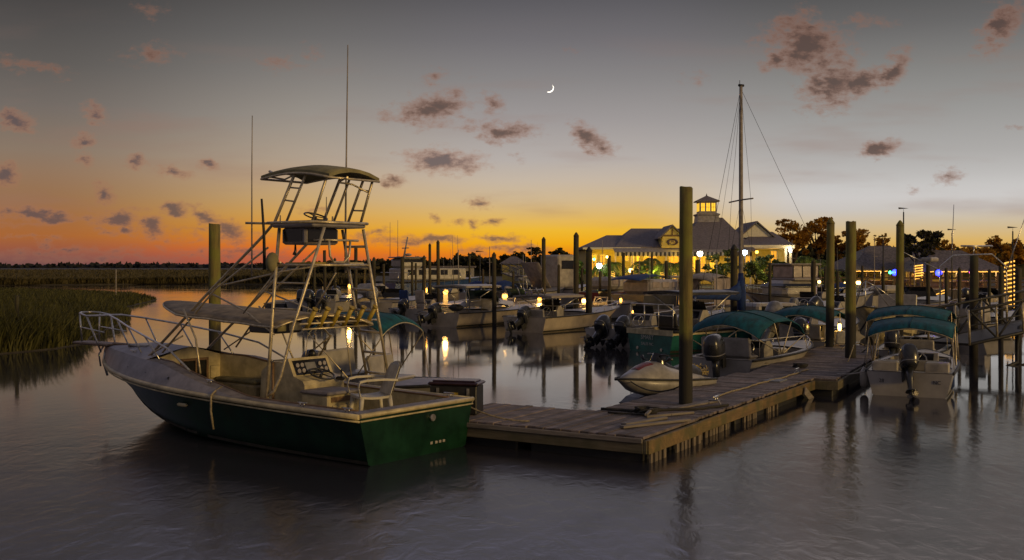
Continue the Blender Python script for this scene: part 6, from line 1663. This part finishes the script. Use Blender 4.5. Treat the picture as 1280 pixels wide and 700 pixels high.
opening(934,941,312,330,yw,'window_dim'); opening(966,974,313,330,yw,'window_dim')
fs = MB(); fs.box(((bx(927)+bx(990))/2, YB-1.02, bzz(308.6)), (bx(990)-bx(927),.06,.36)); fs.build('eave_fascia', MATS['trim_white'], rest)
fs = MB(); fs.box(((bx(728)+bx(800))/2, YB-.63, bzz(310.6)), (bx(800)-bx(728),.06,.22)); fs.build('eave_fascia', MATS['trim_white'], rest)
for px in (980,986): MB().box((bx(px), YB-.6, (zg+bzz(309))/2), (.26,.26,bzz(309)-zg)).build('porch_column', MATS['trim_white'], rest)
wl = MB(); wl.ball((bx(984), YB-1.3, bzz(313)), .2, 10, 7); wl.build('wall_lamp', MATS['lamp_white'], rest)
pt(bx(983), YB-1.9, bzz(314), 45, (1,.66,.14), .2)
for px, e in ((735,60),(748,70),(762,80),(782,110),(797,110),(812,100),(836,90),(856,80),(872,90),(890,70),(906,40),(940,40),(960,36)):
    pt(bx(px), YB-.4, bzz(319), e*.50, (1,.58,.035), .15)
for px in (773,806,840): pt(bx(px), YB-3.4, bzz(322), 22, (1,.58,.05), .15)

# ------------------------------------------------------------------ tiki bar
def tiki(label, d, px0, px1, ye, pa, pb, yr, dep, seed=0):
    X_ = lambda px: (px-640)/F*d
    t = thing('tiki_bar', label, 'building', (0,0,0)); x0,x1 = X_(px0),X_(px1); zeave = az(ye,d)
    hip(MB(), x0, x1, d, d+dep, zeave, X_(pa), X_(pb), az(yr,d), .2).build('roof', MATS['thatch'], t)
    p = MB(); n = 6
    for k in range(n):
        for yy in (d+.6, d+dep-.6): p.box((x0+.5+(x1-x0-1)*k/(n-1), yy, (.75+zeave)/2-.1), (.16,.16,zeave-.95))
    pieces(p, 'post', MATS['bar_wood'], t)
    s_ = MB(); s_.tube([Vector((x0+.1+(x1-x0-.2)*k/60, d-.06, zeave-.16-.04*math.sin(k*PI/3)**2)) for k in range(61)], .035, 5); s_.build('light_string', MATS['string_gold'], t)
    c = MB(); c.bbox(((x0+x1)/2, d+1.6, 1.3), (x1-x0-1.6,.6,.08), .02); c.box(((x0+x1)/2, d+1.65, 1.0), (x1-x0-1.9,.42,.52)); c.build('bar_counter', MATS['bar_wood'], t)
    c = MB(); c.box(((x0+x1)/2, d+dep-.7, 1.7), (x1-x0-2,.1,1.5)); c.build('back_panel', MATS['siding'], t)
    sh = MB(); rr = random.Random(seed+px0)
    for zz in (1.5,2.0):
        sh.box(((x0+x1)/2, d+dep-.85, zz), (x1-x0-2.2,.25,.04))
    so = sh.build('shelf', MATS['bar_wood'], t)
    for zz in (1.52,2.02):
        for k in range(20):
            xx = x0+1.3+(x1-x0-2.6)*(k+rr.random()*.6)/20; MB().lathe([(.06,0),(.06,.2),(.02,.28),(.02,.36)], (xx, d+dep-.85, zz), 7).build('bottle', MATS[rr.choice(('gelcoat','yellow_rod','glass_green','orange'))], so)
    for k in range(4): pt(x0+(x1-x0)*(k+.5)/4, d+1.2, zeave-.35, 60, (1,.60,.22), .15)
    return t
tiki('tiki bar under a grey hip roof edged with gold lights, left of the dark oak', 92, 1062, 1166, 336.5, 1108, 1136, 306, 9)
tiki('tiki bar under the nearer right roof edged with gold lights, right of the blue spotlight', 86, 1160, 1258, 337, 1186, 1228, 312, 8)
tiki_back = thing('pavilion_roof', 'grey roof ridge rising behind the two tiki bars', 'building', (0,0,0))
hip(MB(), ax(1128,104), ax(1208,104), 104, 113, az(326,104), ax(1148,104), ax(1174,104), az(304,104)).build('roof', MATS['roof_shingle'], tiki_back)
pbk = MB(); pbk.box(((ax(1132,104)+ax(1204,104))/2, 108.5, (az(327,104)+.75)/2), (ax(1204,104)-ax(1132,104), 8, az(327,104)-.75)); pbk.build('wall', MATS['siding'], tiki_back)
def spot(label, px, py, d, m, col, e, r=.2):
    t = thing('spotlight', label, 'spotlight', (ax(px,d),d,az(py,d)), 0, 'coloured spotlights at the tiki bars')
    MB().ball((0,-.05,0), r, 10, 7).build('lens', MATS[m], t)
    MB().lathe([(r*1.05,.0),(r*1.15,.12),(r*.6,.3),(.01,.32)], (0,.12,0)).build('housing', MATS['rubber'], t)
    pt(ax(px,d), d-.5, az(py,d), e, col, .15)
spot('blue spotlight hidden partly by the tall pointed piling, beside a green one', 1118.5, 340.5, 85.5, 'lamp_blue', (.1,.12,1), 260, .26)
spot('green spotlight left of the blue one at the tiki bar', 1112.5, 340.5, 85.8, 'lamp_green', (.1,1,.4), 14, .13)
spot('blue spotlight alone under the right tiki roof', 1173, 341, 79, 'lamp_blue', (.2,.08,1), 260, .24)
spot('magenta spotlight at the right end of the tiki bar', 1213.5, 340.5, 79.5, 'lamp_magenta', (1,.1,.5), 14, .13)
def litpost(label, px, y0, y1, d, r=.2, turns=7):
    t = thing('lit_post', label, 'lit post', (ax(px,d),d,0), 0, 'posts wound with gold lights'); z0, z1 = az(y1,d), az(y0,d)
    MB().tube([(0,0,min(z0,.5)),(0,0,z1)], r*.75, 8).build('post', MATS['palm_bark'], t)
    MB().tube([Vector((r*math.cos(i*turns*2*PI/100), r*math.sin(i*turns*2*PI/100), z0+(z1-z0)*i/100)) for i in range(101)], r*.13+.012, 4).build('light_string', MATS['string_gold'], t)
litpost('post wound with gold lights between the two tiki roofs', 1148, 331, 350, 82, .3, 6)
litpost('slender post wound with gold lights below the right tiki bar, the left of two', 1173, 366, 386, 60, .1, 6)
litpost('slender post wound with gold lights below the right tiki bar, the right of two', 1179, 362, 386, 60.5, .1, 7)
litpost('tall column wound with gold lights at the right edge beside the arched boat', 1262, 326, 384, 62, .26, 11)
# tables, stools and bright shelves seen through the bars
for k,(px,d,lab) in enumerate(((1082,84,'patio table under the left tiki eave'),(1135,84,'patio table just right of the tall pointed piling'),(1200,80,'patio table below the right tiki roof'),(1235,80,'patio table nearest the right end of the tiki bar'))):
    t = thing('patio_table', lab, 'table', (ax(px,d),d,.75), 0, 'patio tables by the tiki bars')
    MB().lathe([(.55,.72),(.55,.76),(.004,.765)], (0,0,0), 16).build('table_top', MATS['bar_wood'], t); MB().lathe([(.3,0),(.06,.06),(.06,.72)], (0,0,0), 10).build('pedestal', MATS['rubber'], t)
# masthead vanes on bare masts
for k,(px,y0,y1,d,lab) in enumerate(((1129.5,265,345,58,'bare mast with a wind vane behind the tall pointed piling'),(1190,291,345,66,'bare mast with a wind vane over the right tiki roof'),(1104,300,350,62,'thin bare mast before the left tiki roof'),(1266,289,345,56,'thin mast with a crosspiece at the right edge'),(600,318,360,70,'thin mast behind the far motorboats'))):
    z1 = az(y0,d); t = thing('boat_mast', lab, 'mast', (ax(px,d),d,0), 0, 'bare masts beyond the docks')
    MB().tube([(0,0,.3),(0,0,z1)], [.05,.035], 7).build('pole', MATS['rubber'], t)
    v = MB(); v.tube([(0,0,z1),(0,0,z1+.16)], .01, 5); v.loft([[Vector((-.28,.02,z1+.16)),Vector((-.28,-.02,z1+.16)),Vector((-.28,-.02,z1+.26)),Vector((-.28,.02,z1+.26))],[Vector((.05,.02,z1+.18)),Vector((.05,-.02,z1+.18)),Vector((.05,-.02,z1+.23)),Vector((.05,.02,z1+.23))],[Vector((.26,.006,z1+.20)),Vector((.26,-.006,z1+.20)),Vector((.26,-.006,z1+.21)),Vector((.26,.006,z1+.21))]], True, True, True, False); v.build('wind_vane', MATS['rubber'], t)
for k,(px,y0,y1,d,lab) in enumerate(((573,312,372,66,'thin bare mast right of the tallest cluster piling'),(612,308,372,72,'thin bare mast just left of the lone pointed piling'),(654,318,372,70,'thin bare mast above the ramp rails'),(664,300,372,78,'tall hair-thin mast left of the T-top boat piling'),(753,300,360,80,'thin bare mast before the left restaurant eave'),(799,322,372,70,'thin bare mast before the palms'),(896,330,392,46,'slanting-stayed short mast left of the sailboat piling'),(990,300,372,70,'thin bare mast by the porch column'),(1093,296,372,66,'thin bare mast right of the flat-topped piling'),(1143,318,380,60,'thin bare mast in front of the dark oak'))):
    z1 = az(y0,d); t = thing('boat_mast', lab, 'mast', (ax(px,d),d,0), 0, 'bare masts beyond the docks'); MB().tube([(0,0,.3),(0,0,z1)], [.04,.02], 6).build('pole', MATS['canvas_grey'], t); MB().tube([(-.22,0,z1*.72),(.22,0,z1*.72)], .014, 5).build('crosstree', MATS['canvas_grey'], t)
for lab,px,yt,d,w in (('piling behind the pale T-top boat, right of its console',698,330,58,3.6),('piling between the T-top boat and the thick dark-capped piling',727,334,60,3.2),('short piling left of the lone pointed piling, before the blue cover',604,336,60,3),('short piling right of the lone pointed piling, before the shed',641,338,60,3.2),('piling behind the twin outboards',750,338,56,3.6),('short piling before the dark-hulled boat',790,336,58,3.4),('piling left of the two seen through the tower back rail',393,322,60,3.2),('short piling right of the ladder, before the far woods',456,330,64,2.8),('piling before the terrace rail, left of the bow-on boat',1047,338,50,4),('piling right of the stern-on skiffs, behind the gangway foot',1199,334,44,4.4),('slim piling at the end of the lit walkway',1236,336,42,4)):
    pil(lab, px, yt, d, w, cap='cone')
# small shed with white front left of the ramp, and long white building behind the trawler
sh = thing('dock_shed', 'small shed with a lit pale front beside the sloping ramp', 'shed', (ax(642,120),120,.75))
MB().box((0,0,1.1), (2.6,2.4,2.2)).build('wall', MATS['siding'], sh); hip(MB(), -1.6,1.6,-1.5,1.5,2.2,-.3,.3,3.0,.1).build('roof', MATS['roof_shingle'], sh); MB().box((.3,-1.23,1.0), (.9,.05,1.7)).build('door', MATS['gelcoat'], sh)
lb = thing('boathouse', 'long low white boathouse in front of the woods, right of the trawler', 'building', (ax(566,150),150,.45))
MB().box((0,0,1.0), (6.0,4,2.0)).build('wall', MATS['gelcoat'], lb); MB().box((0,0,2.1), (6.6,4.6,.22)).build('roof', MATS['roof_shingle'], lb)
for x in (-2.2,-1.1,0,1.1,2.2): MB().box((x,-2.02,1.0), (.6,.05,1.0)).build('window', MATS['glass_dark'], lb)
# sailing dinghy triangle and blue covered hulls
for (lab,px,d,w_,m_) in (('boat under a bright blue cover, left of the lone pointed piling', 598, 66, 2.4,'canvas_blue'),('boat under a blue cover, right of the lone pointed piling', 632, 68, 1.8,'canvas_blue')):
    t, H = boat(lab, on(px-14,d), on(px+22,d+2), 1.8, z0=.9, z1=1.1, hull='white_hull', zf=.3, xf=1.0)
    MB().sheet([[Vector((.1+1.7*i/6, .75*v, 1.35+.35*math.sin(PI*i/6)-.3*v*v)) for v in (-1,-.5,0,.5,1)] for i in range(7)], .03).build('cover', MATS[m_], t)
for (lab,px,d,L_,z0,hm,tp) in (('white cabin boat with a slanted grey windshield behind the T-top boat', 662,60,2.6,1.1,'white_hull',1),('white sport cruiser with a tall cabin side, behind the T-top boat piling', 690,62,2.8,1.2,'white_hull',2),('pale runabout with a clear windscreen behind the amber lamp', 640,56,2.2,.8,'gelcoat_grey',3)):
    t, H = boat(lab, on(px-10,d), (ax(px-10,d)+L_,d+2.2), 2.2, z0=z0, z1=z0+.3, hull=hm, zf=.3, xf=1.0, rake=.8)
    if tp == 2: MB().bbox((1.2,0,2.3), (1.6,1.7,2.0), .1).build('cabin', MATS['gelcoat'], t); MB().bbox((1.2,-.87,2.7), (1.1,.03,.5), .05).build('window', MATS['glass_dark'], t)
    if tp == 1: MB().sheet([[Vector((1.6-1.0*q,.8*v,1.35+1.5*q)) for v in (-1,0,1)] for q in (0,.5,1)], .04).build('windshield', MATS['gelcoat_grey'], t)
    if tp == 3: MB().sheet([[Vector((1.2-.4*q,.8*v*(1-.1*q),z0+.1+.5*q)) for v in (-1,-.5,0,.5,1)] for q in (0,1)], .02).build('windscreen', MATS['glass_green'], t)

# more small craft in the middle distance
for (lab,px,d,L_,z0,hm,tp) in (('white open boat with a small pale T-top, right of the blue covered hull',655,68,3.0,.75,'white_hull',1),('pale boat with a short windscreen, behind the cluster pilings',560,70,3.2,.8,'buff_hull',2),('low white boat behind the rowboat-side lamp, seen under the upper platform',440,72,3.0,.7,'white_hull',2),('white boat with a pale T-top before the restaurant lawn',838,66,3.2,.85,'white_hull',1),('grey-hulled boat with a navy cover beside the terrace',1050,68,3.2,.85,'gelcoat_grey',3),('small white boat with its motor tipped up, left of the bow-on cream boat',1035,44,3.0,.6,'white_hull',4),('small cream runabout before the right tiki bar',1228,60,3.0,.8,'buff_hull',2)):
    t, H = boat(lab, on(px-14,d), (ax(px-14,d)+L_,d+1.6), 1.9, z0=z0, z1=z0+.25, hull=hm, zf=.25, xf=1.7, rake=.7)
    console(t, .9, .35, .25, .85)
    if tp == 1: ttop(t, .4, 2.0, .75, 1.95, .3, 'canvas_grey', 'steel', .05)
    if tp == 2: MB().sheet([[Vector((1.7-.4*q,.7*v*(1-.1*q),z0+.15+.4*q)) for v in (-1,-.5,0,.5,1)] for q in (0,1)], .02).build('windscreen', MATS['glass_dark'], t)
    if tp == 3: MB().sheet([[Vector((.1+1.9*i/6, .8*v, z0+.35+.35*math.sin(PI*i/6)-.25*v*v)) for v in (-1,-.5,0,.5,1)] for i in range(7)], .03).build('cover', MATS['canvas_blue'], t)
    outboard(t, (0,0,z0-.15), R(50 if tp == 4 else 12), 1.0, m_cowl='motor_dark' if tp != 1 else 'gelcoat_grey')
    for k in (0,1): MB().tube([(.8+.5*k,.5,z0+.3),(.7+.5*k,.5,z0+2.3+.7*k)], [.014,.006], 5).build('antenna', MATS['gelcoat'], t)
# gangways
def gangway(label, a, b, w=1.2, h=.95, n=6, m='float_grey', tubes=.045, panels=True, pm='aluminium'):
    a = Vector(a); b = Vector(b); d = b-a; L = math.hypot(d.x,d.y); s_ = d.z/L
    t = thing('gangway', label, 'gangway', tuple(a), math.atan2(d.y,d.x), 'gangways to the docks')
    pt_ = lambda x,y,z: Vector((x,y,z+s_*x))
    MB().loft([[pt_(x,-w/2,-.04),pt_(x,w/2,-.04),pt_(x,w/2,.02),pt_(x,-w/2,.02)] for x in (0,L)], True, True, True, False).build('walkway', MATS['rubber' if m != 'plank_grey' else m], t)
    f = MB()
    for sy in (-w/2, w/2):
        f.tube([pt_(0,sy,0),pt_(L,sy,0)], tubes*1.3, 6); f.tube([pt_(0,sy,h),pt_(L,sy,h)], tubes, 6); f.tube([pt_(0,sy,h*.55),pt_(L,sy,h*.55)], tubes*.6, 6)
        for k in range(n): 
            x0_, x1_ = L*k/n, L*(k+1)/n
            f.tube([pt_(x0_,sy,0 if k % 2 else h), pt_(x1_,sy,h if k % 2 else 0)], tubes*.8, 6)
    f.build('truss', MATS[m], t)
    p = MB()
    for sy in (-w/2, w/2):
        for k in range(n+1): p.tube([pt_(L*k/n,sy,-.02), pt_(L*k/n-.06,sy,h+.03)], tubes*.8, 6)
    pieces(p, 'stanchion', MATS[pm], t)
gangway('aluminium truss gangway climbing to the right edge above the water', (11.3,26.9,.62), (17.2,30.6,1.32), 1.2, .85, 6, 'rubber', .036)
gangway('sloping wooden ramp with handrails beside the small shed, behind the T-top boat', (ax(682,95),95,.7), (ax(632,98),98,2.0), 1.3, .9, 5, 'plank_grey', .05, pm='plank_grey')
sm = MB(); sm.box((0,0,0), (3.4,.5,.5), rz=.55); 
hs = [MB().tube([(14.3,28.9,1.0),(13.75,28.2,.95),(13.55,27.9,.5),(13.4,27.6,.05),(12.9,27.2,-.05)], .05, 7), MB().tube([(14.7,29.0,1.0),(14.4,28.4,.45),(13.9,27.8,.05),(13.2,27.2,-.03)], .035, 7)]
tag(hs[0].build('hose', MATS['rubber']), 'thick black hose drooping from the gangway into the water', 'hose')
tag(hs[1].build('hose', MATS['dark_rope']), 'thinner cable sagging beside the black hose under the gangway', 'hose')
# board walkway with a warm lit underside beyond the gangway foot
wk = thing('walkway', 'fixed wooden walkway lit amber underneath, behind the stern-on skiffs', 'walkway', (ax(1110,46),46,0), 0)
Lw = ax(1285,44)-ax(1110,46); MB().bbox((Lw/2,0,.86), (Lw,1.6,.12), .02).build('decking', MATS['deck_wood'], wk)
m = MB(); x = .4
while x < Lw: m.tube([(x,-.6,-1),(x,-.6,.8)], .09, 8); m.tube([(x,.6,-1),(x,.6,.8)], .09, 8); x += 1.8
pieces(m, 'post', MATS['piling_dark'], wk); pt(ax(1205,44), 45.4, .45, 10, (1,.42,.06), .1); pt(ax(1140,44), 45.6, .45, 8, (1,.42,.06), .1); pt(ax(1050,29),29.9,.9,6,(1,.55,.1),.08)  # last light goes with the glowing post that stands for a lit piling

# ------------------------------------------------------------------ the crescent moon
DM = 6000.0
mc = P(686.6, 110.2, DM); rm_ = 5.6/F*DM*1.0
mo = MB(); rows = []
ang = R(-38)   # the lit limb faces lower right
for i in range(25):
    a = R(-86)+R(172)*i/24; row = []
    for j in range(7):
        ph = R(32)*(j/6)            # lune of a sphere
        x = math.cos(a)*math.cos(ph); y_ = -math.cos(a)*math.sin(ph); z = math.sin(a)
        row.append(Vector((rm_*(x*math.cos(ang)-z*math.sin(ang)), rm_*y_, rm_*(x*math.sin(ang)+z*math.cos(ang)))))
    rows.append(row)
mo.loft(rows, closed=False)
inner = [[Vector((p.x*.96,p.y*.96,p.z*.96)) for p in r] for r in rows]; mo.loft([r[::-1] for r in inner], closed=False)
m_ = mo.build('moon', MATS['moonlit']); m_.location = mc; tag(m_, 'thin white crescent moon in the clear upper sky', 'moon')
